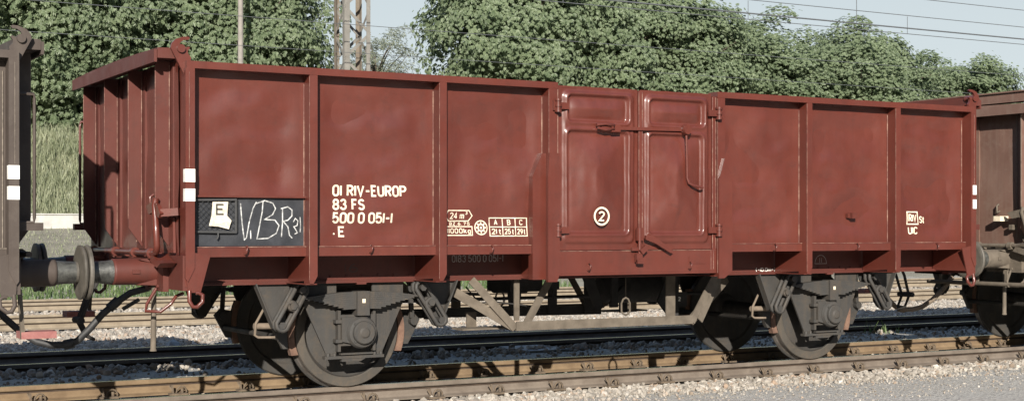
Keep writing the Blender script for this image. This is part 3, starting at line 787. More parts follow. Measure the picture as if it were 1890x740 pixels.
    for s in (-1, 1):
        if s < 0:
            wb = MB(); wb.lathe(prof[:9], (0, -.815, 0), 'y', 64); wb.mat(1).lathe(prof[8:12], (0, -.815, 0), 'y', 64)
            wb.mat(2).lathe(prof[11:14], (0, -.815, 0), 'y', 64); wb.mat(0).lathe(prof[13:], (0, -.815, 0), 'y', 64)
            wh = wb.build('wheel', [gm, M_rim, M_tread], ws)
        else:
            o = wh.copy(); COL.objects.link(o); o.parent = ws; o.rotation_euler = (0, 0, math.pi)
    MB().tube([(0, -.7, 0), (0, -.4, 0), (0, .4, 0), (0, .7, 0)], [.085, .075, .075, .085], 16).build('axle', gd, ws)
    shifted(ws, 5.4)
    gear_parts = []
    X = -2.73
    mb = MB()      # axle guard plate with the horn opening
    L = [(X - .47, .95), (X - .47, .76), (X - .27, .33), (X - .27, .30), (X - .17, .30), (X - .17, .95)]
    mb.prism(L, -1.04, -1.02); mb.prism([(2 * X - a, b) for a, b in L], -1.04, -1.02)
    mb.box(X - .178, X - .152, -1.10, -1.02, .34, .70); mb.box(X + .152, X + .178, -1.10, -1.02, .34, .70)
    mb.prism([(X - .29, .275), (X + .27, .275), (X + .27, .30), (X - .29, .30)], -1.075, -1.01)
    mb.prism([(X - .13, .25), (X + .05, .25), (X + .10, .275), (X - .13, .275)], -1.07, -1.02)
    mb.bar((X - .15, -1.075, .318), (X + .15, -1.075, .318), .05, .014)
    for q in (-.25, -.19, .19, .25): mb.cyl((X + q, -1.05, .30), (X + q, -1.05, .325), .017, 8)
    gear_parts.append(mb.build('axle_guard', gm, W))
    mb = MB(); c = (-2.70, 0, .49)
    mb.box(X - .152, X + .152, -1.10, -.98, .39, .66); mb.box(X - .21, X - .15, -1.13, -1.06, .42, .45); mb.box(X - .21, X - .15, -1.13, -1.06, .59, .62)
    mb.prism([(X - .155, .64), (X - .155, .43), (X - .02, .40), (X + .04, .64)], -1.135, -1.10)
    mb.lathe([(.0, -.225), (.035, -.222), (.05, -.212), (.092, -.212), (.10, -.203), (.103, -.175), (.128, -.168), (.142, -.14), (.144, -.10), (.125, -.09), (.12, .0)], (-2.70, -1.0, .505), 'y', 32)
    for q in range(4):
        a = R(45 + 90 * q); mb.cyl((-2.70 + .106 * math.cos(a), -1.165, .505 + .106 * math.sin(a)), (-2.70 + .106 * math.cos(a), -1.182, .505 + .106 * math.sin(a)), .012, 6)
    gear_parts.append(mb.build('axle_box', gm, W))
    mb = MB(); n = 9           # leaf spring
    for k in range(n):
        half = .545 - k * .046; zt = .860 - k * .0168
        for q in range(6):
            a0 = -half + 2 * half * q / 6; a1 = -half + 2 * half * (q + 1) / 6
            sag = lambda a: -.045 * (a / .55) ** 2 + .004
            vs = [(-2.70 + a, y, z + sag(a)) for a in (a0, a1) for z in (zt - .0160, zt) for y in (-1.155, -1.065)]
            fs = [(0, 4, 6, 2), (1, 3, 7, 5), (2, 6, 7, 3), (0, 1, 5, 4)]
            if q == 0: fs.append((0, 2, 3, 1))
            if q == 5: fs.append((4, 5, 7, 6))
            mb.add(vs, fs)
    spr = mb.build('leaf_spring', gm, W)
    mb = MB(); mb.box(-2.758, -2.642, -1.178, -1.05, .655, .868); mb.cyl((-2.70, -1.11, .62), (-2.70, -1.11, .66), .03, 10)
    mb.mat(1).box(-2.712, -2.682, -1.1805, -1.177, .765, .80)
    mb.build('spring_buckle', [gm, M_cream], spr)
    gear_parts.append(spr)
    for s in (-1, 1):          # spring bracket with its shackle links
        mb = MB(); bx_ = -2.70 + s * .6
        poly = [(bx_ + s * .36, .945), (bx_ + s * .03, .945), (bx_ + s * .08, .62), (bx_ + s * .14, .55), (bx_ + s * .20, .565)]
        mb.prism(poly, -1.055, -1.035)
        mb.bar((bx_ + s * .352, -1.075, .945), (bx_ + s * .195, -1.075, .57), .08, .012, up=(1, 0, 0))
        mb.prism([(bx_ + s * .30, .94), (bx_ - s * .1, .94), (bx_ - s * .08, .85), (bx_ + s * .1, .75)], -1.0, -.985)
        br = mb.build('spring_bracket', gm, W)
        a = Vector((-2.70 + s * .565, -1.11, .895)); b = Vector((-2.70 + s * .755, -1.13, .585)); d = (b - a)
        mb = MB()
        for f0, f1 in ((-.03, .44), (.47, 1.0)):
            p = a + d * f0; q = a + d * f1; t = d.normalized(); u = Vector((0, 1, 0)).cross(t).normalized() * .052
            yo = Vector((0, -.05, 0)) if f0 < 0 else Vector((0, -.055, 0))
            for yy in (0, .07):
                e = Vector((0, yy, 0)) + yo
                loop = [p + u + e, q + u + e, q + t * .028 + u * .6 + e, q + t * .035 + e, q + t * .028 - u * .6 + e, q - u + e, p - u + e, p - t * .028 - u * .6 + e, p - t * .035 + e, p - t * .028 + u * .6 + e]
                mb.tube(loop, .021, 6, closed=True)
        for f in (0.02, .46, .98):
            p = a + d * f; mb.cyl((p.x, -1.20, p.z), (p.x, -1.03, p.z), .025, 10); mb.cyl((p.x, -1.205, p.z), (p.x, -1.195, p.z), .033, 6)
        mb.build('shackle', gm, br)
        gear_parts.append(br)
    # brake shoes with hangers each side of the wheel
    for s in (-1, 1):
        mb = MB(); arcp = [(-2.70 + s * math.cos(R(q)) * .500, .49 + math.sin(R(q)) * .500) for q in np.linspace(-22, 26, 8)]
        arco = [(-2.70 + s * math.cos(R(q)) * .56, .49 + math.sin(R(q)) * .56) for q in np.linspace(24, -20, 8)]
        mb.prism(arcp + arco, -.81, -.74)
        sh = mb.build('brake_shoe', M_rustshoe, W)
        mb = MB(); mb.prism([(-2.70 + s * .55, .62), (-2.70 + s * .555, .36), (-2.70 + s * .60, .36), (-2.70 + s * .72, .58), (-2.70 + s * .66, .64)], -.80, -.75)
        mb.bar((-2.70 + s * .62, -.84, .60), (-2.70 + s * .60, -.84, .95), .03, .04); mb.cyl((-2.70 + s * .64, -.86, .57), (-2.70 + s * .64, -.72, .57), .04, 10)
        mb.cyl((-2.70 + s * .62, -.78, .46), (-2.70 + s * .62, .78, .46), .028, 10)
        mb.build('brake_hanger', gm, sh)
        gear_parts.append(sh)
    for g in gear_parts:
        c1 = shifted(g, 5.4 if True else 0)
        turned(g); turned(c1)
    mb = MB()     # brake beam end and its strap left of the wheel
    mb.cyl((-3.60, -.9, .575), (-3.30, -.9, .57), .028, 10)
    mb.tube([(-3.52, -.92, .72), (-3.59, -.92, .60), (-3.60, -.92, .50), (-3.57, -.92, .48), (-3.42, -.92, .475)], .012, 6)
    o = mb.build('brake_beam', M_dustbrown, W); shifted(o, 5.4)
    # ---- brake rigging under the middle
    mb = MB(); prof = [(0, -.47), (.1, -.46), (.165, -.40), (.18, -.34), (.18, .34), (.165, .40), (.1, .46), (0, .47)]
    mb.lathe(prof, (.98, .05, .80), 'x', 28); mb.box(.72, .78, -.16, .16, .80, .98); mb.box(1.2, 1.26, -.16, .16, .80, .98)
    mb.build('air_reservoir', gd, W)
    mb = MB(); mb.lathe([(0, -.2), (.11, -.19), (.12, .18), (0, .2)], (-.45, .25, .86), 'x', 20); mb.lathe([(0, -.1), (.05, -.1), (.07, .05), (.07, .16), (0, .16)], (-.62, -.15, .68), 'z', 16)
    mb.box(-.72, -.35, -.25, .25, .78, .96); mb.cyl((-.25, -.3, .70), (-.25, -.3, .95), .012, 8); mb.lathe([(0, 0), (.06, 0), (.06, .08), (0, .08)], (-.25, -.3, .80), 'z', 12)
    mb.build('brake_cylinder', gd, W)
    mb = MB(); mb.prism([(.05, .97), (.18, .97), (.33, .60), (.22, .60)], -.35, -.32); mb.prism([(.42, .97), (.50, .97), (.50, .60), (.42, .60)], -.35, -.32); mb.box(.05, .5, -.35, -.32, .975, 1.0)
    mb.build('brake_hanger', gd, W)
    mb = MB(); mb.cyl((-2.2, .1, .70), (2.2, .1, .70), .018, 8); mb.cyl((-2.2, -.35, .93), (2.0, -.4, .93), .022, 8)
    mb.bar((.42, -.32, .62), (.72, -.1, .80), .03, .05)
    mb.tube([(-1.4, -.6, .86), (-1.30, -.62, .74), (-1.25, -.62, .70), (-1.1, -.6, .71), (-.55, -.55, .64)], .008, 6)
    mb.bar((-1.66, -.5, .80), (-1.2, -.5, .78), .02, .03)
    mb.build('brake_rod', gd, W)
    lp = MB(); lp.tube([(.15, -1.02, .93), (.15, -1.02, .74)], .006, 6); 
    loop = [(.12, -1.02, .58), (.10, -1.02, .60), (.10, -1.02, .68), (.12, -1.02, .72), (.15, -1.02, .735), (.18, -1.02, .72), (.20, -1.02, .68), (.20, -1.02, .60), (.18, -1.02, .58), (.15, -1.02, .565)]
    lp.tube(loop, .010, 6, closed=True); o = lp.build('release_loop', M_sand, W); turned(o)
    # ---- footboard frame below the door
    ap, ap2, zf = -1.20, .81, .47
    mb = MB()
    mb.box(ap, ap2, -1.235, -1.222, zf, zf + .085); mb.box(ap, ap2, -1.222, -1.03, zf, zf + .012)
    for s, xa in ((-1, ap), (1, ap2)):
        mb.bar((xa - s * .0, -1.215, zf + .02), (xa - s * -.40 if s < 0 else xa + .38, -1.10, .945), .075, .012, up=(0, 1, 0))
    def strap(p, q, w=.075): mb.bar(p, q, w, .012, up=(0, 1, 0))
    strap((ap + .10, -1.21, zf + .03), (ap + .47, -1.06, .945))
    strap((ap2 + .10, -1.21, zf + .03), (ap2 + .47, -1.06, .945))
    strap((ap, -1.20, zf + .03), (ap - .64, -.98, .90), .085)
    strap((ap2, -1.20, zf + .03), (ap2 + .75, -.80, .90), .10)
    mb.box(ap + .10, ap + .155, -1.015, -1.0, zf + .08, .945); mb.box(ap2 - .17, ap2 - .06, -1.015, -1.0, zf + .02, .945)
    mb.box(ap - .45, ap + .1, -1.02, -.80, zf + .005, zf + .02); mb.box(ap - .30, ap - .20, -.82, -.80, zf, zf + .16)
    o = mb.build('footboard_frame', M_sand, W); turned(o)
    mb = MB()
    for x in (-1.72, -1.35, .10, .55, 1.0): mb.box(x - .05, x + .05, .30, .33, .50, .97)
    mb.bar((-1.9, .4, .56), (.75, .4, .53), .06, .09)
    mb.box(-1.9, 1.3, .3, .5, .95, 1.0); mb.prism([(.98, .94), (1.12, .94), (1.12, .50), (1.0, .50), (.86, .66)], -.55, -.52)
    mb.build('brake_lever_frame', gd, W)
    if not marked: return W
    # ================= markings of the red wagon
    mb = MB(); x0, x1, z0, z1 = -4.31, -3.358, 1.272, 1.665
    nx, nz = 24, 10
    vs = [(x, YP - .006 + dent(x, z, SEED['v']), z) for z in np.linspace(z0, z1, nz) for x in np.linspace(x0, x1, nx)]
    mb.add(vs, [(j * nx + i, j * nx + i + 1, (j + 1) * nx + i + 1, (j + 1) * nx + i) for j in range(nz - 1) for i in range(nx - 1)], True)
    bd = mb.build('chalk_board', M_black, W)
    mb = MB(); mb.box(-4.31, -3.34, -1.490, -1.44, 1.668, 1.684); mb.build('board_ledge', [M_red], bd)
    def on_board(p): return (p.x, YP - .009 + dent(p.x, p.y, SEED['v']), p.y)
    ch = MB()
    def scrawl(pts, wdt=.0047):
        q = []
        for i in range(len(pts) - 1):
            for t in range(4): q.append(((pts[i][0] * (4 - t) + pts[i + 1][0] * t) / 4, (pts[i][1] * (4 - t) + pts[i + 1][1] * t) / 4))
        q.append(pts[-1]); offset_strip(ch, [Vector(a) for a in q], wdt, False, on_board)
    scrawl([(-3.905, 1.62), (-3.895, 1.50), (-3.885, 1.40), (-3.872, 1.325), (-3.855, 1.34), (-3.835, 1.45), (-3.80, 1.58), (-3.77, 1.635)])
    scrawl([(-3.82, 1.40), (-3.818, 1.33)])
    scrawl([(-3.715, 1.64), (-3.72, 1.56), (-3.74, 1.45), (-3.765, 1.335)])
    scrawl([(-3.775, 1.62), (-3.70, 1.645), (-3.63, 1.625), (-3.605, 1.58), (-3.63, 1.53), (-3.70, 1.49), (-3.61, 1.485), (-3.575, 1.44), (-3.60, 1.375), (-3.67, 1.335), (-3.77, 1.33)])
    scrawl([(-3.545, 1.58), (-3.545, 1.48), (-3.555, 1.345)])
    scrawl([(-3.56, 1.58), (-3.50, 1.595), (-3.465, 1.57), (-3.465, 1.52), (-3.50, 1.485), (-3.54, 1.475), (-3.50, 1.43), (-3.485, 1.36), (-3.46, 1.335)])
    scrawl([(-3.452, 1.47), (-3.435, 1.50), (-3.412, 1.48), (-3.418, 1.44), (-3.448, 1.43), (-3.43, 1.405), (-3.415, 1.38), (-3.44, 1.37)], .004)
    scrawl([(-3.392, 1.51), (-3.388, 1.44), (-3.392, 1.385)], .004)
    ch.build('chalk_writing', M_chalk, bd)
    hb = MB()
    for a, b in (((-4.285, 1.645), (-3.945, 1.65)), ((-4.285, 1.645), (-4.285, 1.39)), ((-4.285, 1.39), (-3.945, 1.385)), ((-3.945, 1.65), (-3.945, 1.385))):
        hb.bar((a[0], -1.472, a[1]), (b[0], -1.472, b[1]), .02, .016)
    for i in range(-6, 10):
        for s in (1, -1):
            xa = -4.285 + i * .045 if s > 0 else -4.285 + i * .045
            pts = [(xa + t if s > 0 else xa + .255 - t, 1.39 + t) for t in (0, .255)]
            (xa_, za_), (xb_, zb_) = pts
            lo, hi = -4.28, -3.95
            def cl(xp, zp, xq, zq):
                if xp < lo: zp += (zq - zp) * (lo - xp) / (xq - xp); xp = lo
                if xp > hi: zp += (zq - zp) * (hi - xp) / (xq - xp); xp = hi
                return xp, zp
            if max(xa_, xb_) <= lo or min(xa_, xb_) >= hi: continue
            p = cl(xa_, za_, xb_, zb_); q = cl(xb_, zb_, xa_, za_)
            hb.tube([(p[0], -1.474 - .002 * s, p[1]), (q[0], -1.474 - .002 * s, q[1])], .0015, 4)
    hb.tube([(-4.10, -1.475, 1.385), (-4.10, -1.485, 1.35), (-4.11, -1.48, 1.33)], .007, 6)
    hd = hb.build('label_holder', M_wire, bd)
    pp = MB(); pv = [(-4.147, -1.4815, 1.63), (-4.017, -1.4825, 1.632), (-4.025, -1.4795, 1.52), (-3.99, -1.4835, 1.48), (-4.012, -1.4825, 1.41), (-4.10, -1.4805, 1.432), (-4.178, -1.4835, 1.437), (-4.155, -1.4795, 1.52)]
    pp.add(pv, [(0, 1, 2, 7), (7, 2, 3, 6), (6, 3, 4, 5)])
    ppo = pp.build('paper_label', M_paper, hd)
    e = MB(); write(e, 'E', -4.12, -4.05, 1.525, 1.615, on_plane(-1.4850), .14); e.build('label_letter', M_gear, ppo)
    def mark(name_, fn, mat=M_cream):
        b = MB(); fn(b); return b.build(name_, mat, W)
    def num(b):
        write(b, 'OI RIV-EUROP', -3.10, -2.418, 1.687, 1.787, on_panel, .17, .24)
        write(b, '83 FS', -3.10, -2.809, 1.571, 1.668, on_panel, .17, .24)
        write(b, '500 0 051-1', -3.10, -2.551, 1.457, 1.554, on_panel, .17, .24, .3)
        write(b, '*E', -3.10, -2.985, 1.343, 1.435, on_panel, .17, .3)
    mark('wagon_number', num)
    def cap(b):
        outline(b, [(-2.036, 1.528), (-2.006, 1.575), (-1.802, 1.575), (-1.768, 1.528), (-1.802, 1.482), (-2.006, 1.482)], .0045, on_panel)
        write(b, '24 m', -1.99, -1.845, 1.499, 1.558, on_panel, .15, .25, .35); write(b, '3', -1.835, -1.815, 1.538, 1.568, on_panel, .2)
        write(b, 'BZ.6.75', -1.995, -1.785, 1.442, 1.472, on_panel, .2, .35)
        outline(b, [(-2.034, 1.355), (-2.034, 1.432), (-1.765, 1.432), (-1.765, 1.355)], .0045, on_panel)
        write(b, '11000kg', -2.018, -1.778, 1.371, 1.418, on_panel, .16, .3)
    mark('capacity_marking', cap)
    def star(b):
        c = (-1.675, 1.423)
        outline(b, [(c[0] + .062 * math.cos(a), c[1] + .062 * math.sin(a)) for a in np.linspace(0, 2 * math.pi, 25)[:-1]], .005, on_panel)
        n = 32; pin = []
        for i in range(n):
            a = 2 * math.pi * i / n
            b.add([on_panel(Vector((c[0] + r * math.cos(t), c[1] + r * math.sin(t)))) for r, t in ((.024, a), (.024, a + 2 * math.pi / n), (.036, a + 2 * math.pi / n), (.036, a))], [(0, 1, 2, 3)])
        for i in range(8):
            a = 2 * math.pi * i / 8
            b.add([on_panel(Vector((c[0] + r * math.cos(t), c[1] + r * math.sin(t)))) for r, t in ((.0365, a - .16), (.0365, a + .16), (.051, a + .16), (.051, a - .16))], [(0, 1, 2, 3)])
        b.add([on_panel(Vector((c[0] + .012 * math.cos(t), c[1] + .012 * math.sin(t)))) for t in np.linspace(0, 2 * math.pi, 13)[:-1]], [tuple(range(12))])
    mark('star_emblem', star)
    def table(b):
        xa, xb, za, zb = -1.588, -1.215, 1.348, 1.51; zm = (za + zb) / 2; c1 = xa + (xb - xa) / 3; c2 = xa + 2 * (xb - xa) / 3
        xa, xb = -1.588, -1.205; c1, c2 = -1.456, -1.326
        outline(b, [(xa, za), (xa, zb), (xb, zb), (xb, za)], .0045, on_panel)
        for i, (p, q) in enumerate(((xa, c1), (c1, c2), (c2, xb))):
            outline(b, [(p + .0046, zm), (q - .0046, zm)], .004, on_panel, False)
            write(b, 'ABC'[i], (p + q) / 2 - .018, (p + q) / 2 + .018, zm + .017, zb - .014, on_panel, .17)
            write(b, ('21 t', '25 t', '29 t')[i], p + .018, q - .016, za + .016, zm - .015, on_panel, .17, .24, .2)
        for c in (c1, c2):
            outline(b, [(c, za + .0046), (c, zm - .0001)], .004, on_panel, False); outline(b, [(c, zm + .0001), (c, zb - .0046)], .004, on_panel, False)
    mark('load_table', table)
    def riv(b):
        outline(b, [(3.493, 1.462), (3.493, 1.592), (3.652, 1.592), (3.652, 1.462)], .007, on_panel)
        write(b, 'RIV', 3.513, 3.634, 1.485, 1.57, on_panel, .17, .22)
        write(b, 'St', 3.675, 3.755, 1.472, 1.548, on_panel, .18); write(b, 'UIC', 3.503, 3.64, 1.352, 1.434, on_panel, .18)
    mark('agreement_marking', riv)
    def two(b):
        c = (-.498, 1.529)
        outline(b, [(c[0] + .078 * math.cos(a), c[1] + .078 * math.sin(a)) for a in np.linspace(0, 2 * math.pi, 33)[:-1]], .009, on_plane(-1.600))
        write(b, '2', c[0] - .034, c[0] + .034, c[1] - .047, c[1] + .047, on_plane(-1.600), .17)
    mark('door_number', two)
    mark('frame_number', lambda b: write(b, 'OI83 500 0 051-1', -1.77, -1.235, 1.105, 1.172, on_plane(-1.0425), .11, .28, .28), M_faint)
    mark('frame_chalk', lambda b: write(b, '16', -2.82, -2.70, 1.03, 1.105, on_plane(-1.0425), .08, .3), M_gear)
    mark('length_marking', lambda b: write(b, '(-10.0m-)', 1.752, 2.01, .967, 1.008, on_plane(-1.0425), .2, .22), M_white)
    def hh(b):
        outline(b, [(2.55 + .08 + .08 * math.cos(a), 1.04 + .09 * math.sin(a)) for a in np.linspace(0, math.pi, 14)], .003, on_plane(-1.0425))
        outline(b, [(2.615, 1.05), (2.615, 1.10)], .003, on_plane(-1.0425), False); outline(b, [(2.64, 1.05), (2.64, 1.10)], .003, on_plane(-1.0425), False)
    mark('frame_emblem', hh, M_faint)
    mark('axle_marking', lambda b: write(b, '22', 1.10, 1.17, .655, .70, on_plane(-.5215), .24), M_white)
    MB().box(1.0, 1.25, -.52, -.50, .6, .75).build('marking_plate', gd, W)
    mb = MB(); mb.box(2.665, 2.735, -1.50, -1.43, 1.52, 1.578).box(2.64, 2.665, -1.462, -1.43, 1.525, 1.573); mb.build('lamp_iron', M_red, W)
    return W

SEED['v'] = 0.0
wagon = make_wagon('open_wagon', 'clean red brown open wagon with white numbers, whole in view at the centre', None, M_red, M_red_dull, M_seam, True, (M_gear, M_gear_dark))
SEED['v'] = 5.0
left_w = make_wagon('open_wagon', 'dusty brown open wagon cut off by the left edge, coupled to the red brown one', None, M_brown, M_brown, M_seam_brown, False, (M_gear, M_gear_dark))
left_w.location = (-10.052, 0, 0)
right_w = copy_tree(left_w)
right_w.location = (10.04, 0, 0)
right_w['label'] = 'old brown open wagon cut off by the right edge, showing its ribbed end wall'
top_board = MB().box(-4.565, -4.40, -1.46, 1.47, 2.885, 2.995).box(-4.59, -4.39, -1.47, 1.48, 2.996, 3.012).build('end_board', M_brown, right_w)
turned(top_board)
mb = MB(); mb.cyl((-4.55, -1.38, .76), (-4.55, .25, .76), .026, 10)
for y in (-1.0, -.55, .05): mb.bar((-4.54, y, .92), (-4.54, y, .74), .04, .02, up=(1, 0, 0))
mb.build('uncoupling_bar', M_sand, right_w)
MB().box(-4.56, -4.42, -.92, -.82, 1.50, 1.56).build('lamp_iron', M_cream, right_w)
sand_swap = {M_brown: M_brown_dark}
def recolour(o, swap):
    for sl in getattr(o, 'material_slots', []):
        if sl.material in swap:
            m = swap[sl.material]; sl.link = 'OBJECT'; sl.material = m
    for c in kids(o): recolour(c, M_SWAP_BUF if c.name.startswith(('buffer', 'headstock', 'step', 'end_door', 'handrail', 'shunter')) else swap)
M_SWAP_BUF = {M_brown: M_sand}
recolour(right_w, sand_swap)

# ------------------------------------------------------------------ low wall, masts, wires
lw = thing('concrete_wall', 'low pale concrete wall at the foot of the grassy bank', 'wall', (20, 33.15, 1.36))
mb = MB()
for i in range(34):
    mb.box(-40 + i * 3.0, -40 + i * 3.0 + 2.985, -.12, .12, -.3, .46)
mb.build('wall_panel', M_concrete, lw)
MB().box(-40, 62, -.16, .16, .462, .50).build('coping', M_concrete, lw)

mast = thing('lattice_mast', 'steel lattice mast standing behind the wagon', 'mast', (6.09, 20.0, -.1))
mh = 11.5; ma = .33
def leg_of(x, y):
    mb = MB(); s, t = (1 if x < 0 else -1), (1 if y < 0 else -1)
    mb.box(min(x, x + s * .10), max(x, x + s * .13), y - .006, y + .006, 0, mh); mb.box(x - .006, x + .006, min(y + t * .007, y + t * .13), max(y + t * .007, y + t * .13), 0, mh); return mb
for x in (-ma, ma):
    for y in (-ma, ma): leg_of(x, y).build('leg', M_mast if y < 0 else M_mast_rust, mast)
mb = MB(); stp = .62
for k in range(int(mh / stp)):
    z = k * stp; d = 1 if k % 2 else -1
    for y in (-ma, ma): mb.bar((-ma * d, y + (.012 if y < 0 else -.012), z), (ma * d, y + (.012 if y < 0 else -.012), z + stp), .012, .07, up=(1, 0, 0))
    for x in (-ma, ma): mb.bar((x + (.012 if x < 0 else -.012), -ma * d, z), (x + (.012 if x < 0 else -.012), ma * d, z + stp), .07, .012, up=(1, 0, 0))
mb.build('bracing', M_mast, mast)
MB().box(-.5, .5, -.5, .5, -.5, .12).build('foundation', M_concrete, mast)

pole = MB(); pole.tube([(0, 0, 0), (0, 0, 5), (0, 0, 11)], [.12, .10, .085], 14)
po = pole.build('pole', M_pole, None); po.location = (10.36, 41.0, 4.5)
tag(po, 'slim pale pole standing on the bank before the chestnut trees', 'pole')

def wire(name, label, y, z, r=.012, x0=-60, x1=260, sag=.0, drops=None, cat='wire', group='overhead wires', z2=None):
    mb = MB(); pts = []
    n = 160
    for i in range(n + 1):
        x = x0 + (x1 - x0) * i / n
        pts.append((x, y, z - sag * (1 - abs(math.sin((x - 6) * math.pi / 60))) if sag else z))
    mb.tube(pts, r, 6)
    if drops:
        for xd in drops: mb.tube([(xd, y, z), (xd, y, z2)], .008, 5)
    o = mb.build(name, M_cable, None); tag(o, label, cat, group); return o
wire('contact_wire', 'thick overhead wire above the second track behind, crossing the sky at upper right', 11.25, 5.9, .016, drops=[7.4 + 6.9 * i for i in range(-4, 12)], z2=7.25)
wire('carrier_wire', 'highest thin wire in the upper right corner of the sky', 16.6, 7.72, .010)
wire('carrier_wire', 'thin wire above the thick overhead wire at upper right', 16.6, 7.23, .010)
wire('contact_wire', 'thin wire just below the thick overhead wire at upper right', 16.6, 6.73, .010, drops=[4.5 + 5.5 * i for i in range(-4, 14)], z2=7.2)
wire('signal_wire', 'wire crossing low before the trees and the lattice mast', 16.6, 5.83, .007)
wire('signal_wire', 'lowest wire running before the tree crowns', 16.6, 5.22, .006)

# ------------------------------------------------------------------ trees
def tree_meshes(seed, h, rx, rz, nb, per, leaf, fine=False):
    rg = np.random.default_rng(seed)
    # bough centres: near the surface of an egg-shaped crown, a few inside
    i = np.arange(nb) + .5
    ph = np.arccos(1 - 2 * i / nb); th = math.pi * (1 + 5 ** .5) * i
    u = np.stack([np.cos(th) * np.sin(ph), np.sin(th) * np.sin(ph), np.cos(ph)], 1)
    rad = rg.uniform(.66, .97, nb) * (1 + .09 * np.sin(np.arctan2(u[:, 1], u[:, 0]) * 3 + seed) * np.sin(ph))
    rad[rg.random(nb) < .22] *= .6
    C = u * rad[:, None] * np.array([rx, rx, rz]) + np.array([0, 0, h - rz])
    for q in range(nb):
        C[q] *= 1 + .42 * noise.noise((C[q][0] * .42 + seed, C[q][1] * .42, C[q][2] * .42))
    C += rg.normal(0, .25, C.shape)
    pr = rg.uniform(.62, 1.1, nb) * rx / 3.4
    n = nb * per; b = np.repeat(np.arange(nb), per)
    d = rg.normal(size=(n, 3)); d /= np.linalg.norm(d, axis=1)[:, None]
    d[:, 2] = np.abs(d[:, 2]) * np.where(rg.random(n) < .78, 1, -1)
    rr = rg.uniform(.45, 1.0, n) ** .6
    keep = rg.random(n) < .9
    pos = C[b] + d * (pr[b] * rr * np.where(keep, 1, 1.35))[:, None] * np.array([1.1, 1.1, .75])
    pos[:, 2] -= (np.hypot(d[:, 0], d[:, 1]) ** 2) * .28 * pr[b]
    out = pos - np.array([0, 0, h - rz]); out /= np.linalg.norm(out, axis=1)[:, None] + 1e-6
    nor = out * .5 + d * .5 + np.array([-.15, -.38, .5]) + rg.normal(0, .38, (n, 3))
    nor /= np.linalg.norm(nor, axis=1)[:, None]
    ref = out * np.array([1, 1, 0]) + np.array([0, 0, -.55]) + rg.normal(0, .5, (n, 3))
    t = ref - nor * np.sum(ref * nor, 1)[:, None]; t /= np.linalg.norm(t, axis=1)[:, None] + 1e-6
    s = np.cross(nor, t)
    k = 3 if fine else 5
    angs = np.linspace(-62, 62, k) * math.pi / 180
    size = leaf * rg.uniform(.7, 1.25, n)
    V = np.zeros((n, k, 4, 3))
    for q, a in enumerate(angs):
        dirv = t * math.cos(a) + s * math.sin(a); sd = -t * math.sin(a) + s * math.cos(a)
        L = size * (1 - .25 * abs(a)); w = L * (.21 if not fine else .16)
        tip = dirv * L[:, None] - nor * (L * .32)[:, None]
        midp = dirv * (L * .58)[:, None] - nor * (L * .05)[:, None]
        V[:, q, 0] = pos; V[:, q, 1] = pos + midp + sd * w[:, None]; V[:, q, 2] = pos + tip; V[:, q, 3] = pos + midp - sd * w[:, None]
    F = np.arange(n * k * 4).reshape(-1, 4)
    return V.reshape(-1, 3), F, C
def wood_mb(h, rz, C, rg):
    mb = MB(); top = h - rz * .6
    mb.tube([(0, 0, -.4), (.03, 0, .6), (.0, .05, h * .35), (.08, 0, top), (0, .05, h - rz * .25)], [.26, .22, .17, .09, .03], 9)
    for c in C[::2]:
        z0 = max(.8, min(top, c[2] * rg.uniform(.45, .7)))
        a = Vector((0, 0, z0)); b = Vector(c); m = a.lerp(b, .5) + Vector((0, 0, .25))
        mb.tube([a, m, b], [.065, .04, .012], 5)
    return mb
KIND = []
def tree_kind(name, seed, h, rx, rz, nb, per, leaf, mat, fine=False):
    V, F, C = tree_meshes(seed, h, rx, rz, nb, per, leaf, fine)
    cr = np_obj('crown', V, F, mat); tr = wood_mb(h, rz, C, random.Random(seed)).build('trunk', M_bark)
    return cr, tr
PROTO = [tree_kind('a', 3, 9.2, 3.7, 4.7, 240, 200, .175, M_leaf), tree_kind('b', 8, 8.8, 3.5, 4.5, 230, 200, .17, M_leaf), tree_kind('c', 21, 9.6, 3.9, 4.9, 250, 200, .18, M_leaf)]
FINE = tree_kind('d', 5, 7.0, 2.1, 3.2, 110, 110, .15, M_leaf2, True)
used = set()
def put_tree(kind, x, y, s, rz, label, name='chestnut_tree', group='trees along the top of the bank'):
    z = ground_z(x, y) - .1
    t = thing(name, label, 'tree', (x, y, z), group); t.scale = (s[0], s[0], s[1]); t.rotation_euler = (0, 0, rz)
    for o in (FINE if kind == 'f' else PROTO[kind]):
        if o in used: c = o.copy(); COL.objects.link(c)
        else: c = o; used.add(o)
        c.parent = t
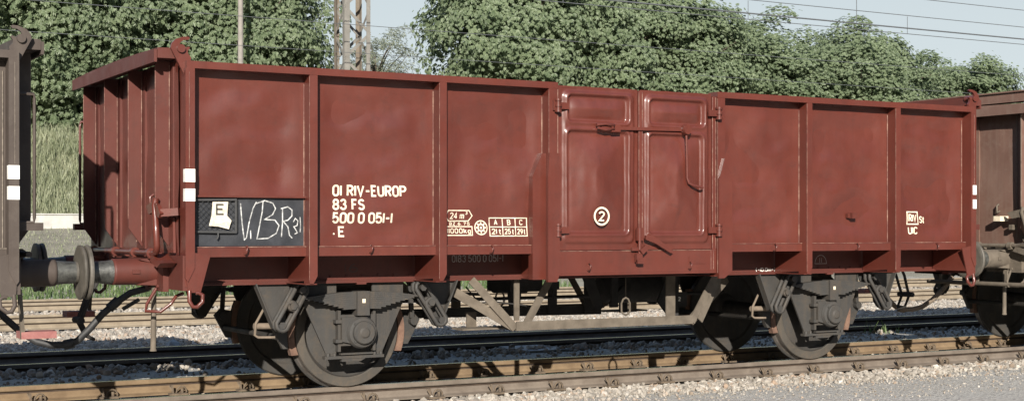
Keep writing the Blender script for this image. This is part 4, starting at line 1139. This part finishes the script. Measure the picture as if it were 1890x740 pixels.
TREES = [
 (0, -1.5, 45.0, (1.05, 1.10), 'chestnut tree behind the gap beside the left brown wagon'),
 (1, 4.0, 45.5, (1.05, 1.12), 'chestnut tree rising left of the wagon end, above the grass gap'),
 (2, 8.2, 46.5, (.98, 1.08), 'chestnut tree right behind the slim pale pole'),
 (0, 12.2, 45.5, (.86, 1.0), 'chestnut tree just left of the lattice mast'),
 (2, 24.7, 45.0, (1.0, 1.1), 'chestnut tree right of the sky gap beside the lattice mast'),
 (1, 29.4, 45.6, (1.0, 1.05), 'tall chestnut tree behind the wagon doors'),
 (0, 34.0, 45.8, (1.0, .90), 'chestnut tree behind the right half of the wagon where the crowns start to fall'),
 (2, 39.6, 46.5, (1.0, .70), 'lower chestnut tree left of the pair under the wires'),
 (1, 45.5, 45.5, (.98, .80), 'chestnut tree under the wires above the right bays of the wagon'),
 (0, 54.0, 46.0, (.86, .68), 'rightmost small chestnut tree, above the coupling of the right wagon'),
 (2, 49.5, 52.0, (.8, .60), 'chestnut tree in the dip behind the rightmost one'),
 (1, -7.0, 47.0, (1.0, 1.0), 'leftmost chestnut tree, over the brown wagon'),
]
for i, (k, x, y, s, lab) in enumerate(TREES): put_tree(k, x, y, s, .45 * math.sin(i * 2.3), lab)
put_tree('f', 20.3, 51, (.85, .74), .4, 'small thin grey green tree in the sky gap right of the mast', 'small_tree')
put_tree('f', 22.0, 49.5, (.8, .48), 2.1, 'low grey green tree at the foot of the sky gap', 'small_tree')
put_tree('f', 17.6, 51.5, (.9, .50), 4.0, 'low grey green tree seen through the lattice mast', 'small_tree')

# ------------------------------------------------------------------ grass (uncountable)
def blades(name, regions, mat):
    VS = []; 
    for (x0, x1, y0, y1, n, h0, h1, w) in regions:
        x = nrng.uniform(x0, x1, n); y = nrng.uniform(y0, y1, n); z = np.array([ground_z(a, b) for a, b in zip(x, y)]) - .03
        a = nrng.uniform(0, math.pi, n); h = nrng.uniform(h0, h1, n); lean = nrng.normal(0, .22, (n, 2)) * h[:, None]
        p = np.stack([x, y, z], 1); s = np.stack([np.cos(a), np.sin(a), 0 * a], 1) * w
        tip = p + np.stack([lean[:, 0], lean[:, 1], h], 1); mid = p + np.stack([lean[:, 0] * .3, lean[:, 1] * .3, h * .55], 1)
        VS.append(np.stack([p - s, p + s, mid + s * .8, tip, mid - s * .8], 1))
    V = np.concatenate(VS); F = np.arange(V.shape[0] * 5).reshape(-1, 5)
    o = np_obj(name, V.reshape(-1, 3), F, mat); o['kind'] = 'stuff'; return o
blades('bank_grass', [(-12, 14, 33.6, 41.5, 60000, .12, .5, .010), (14, 60, 37, 41.8, 14000, .3, .7, .02), (-6, 14, 22, 32.8, 9000, .04, .14, .012)], M_grass)
blades('weeds', [(-6, 12, 18.9, 21.6, 7000, .06, .26, .014),  (6.4, 6.9, 2.2, 2.5, 26, .08, .26, .010)], M_weed)
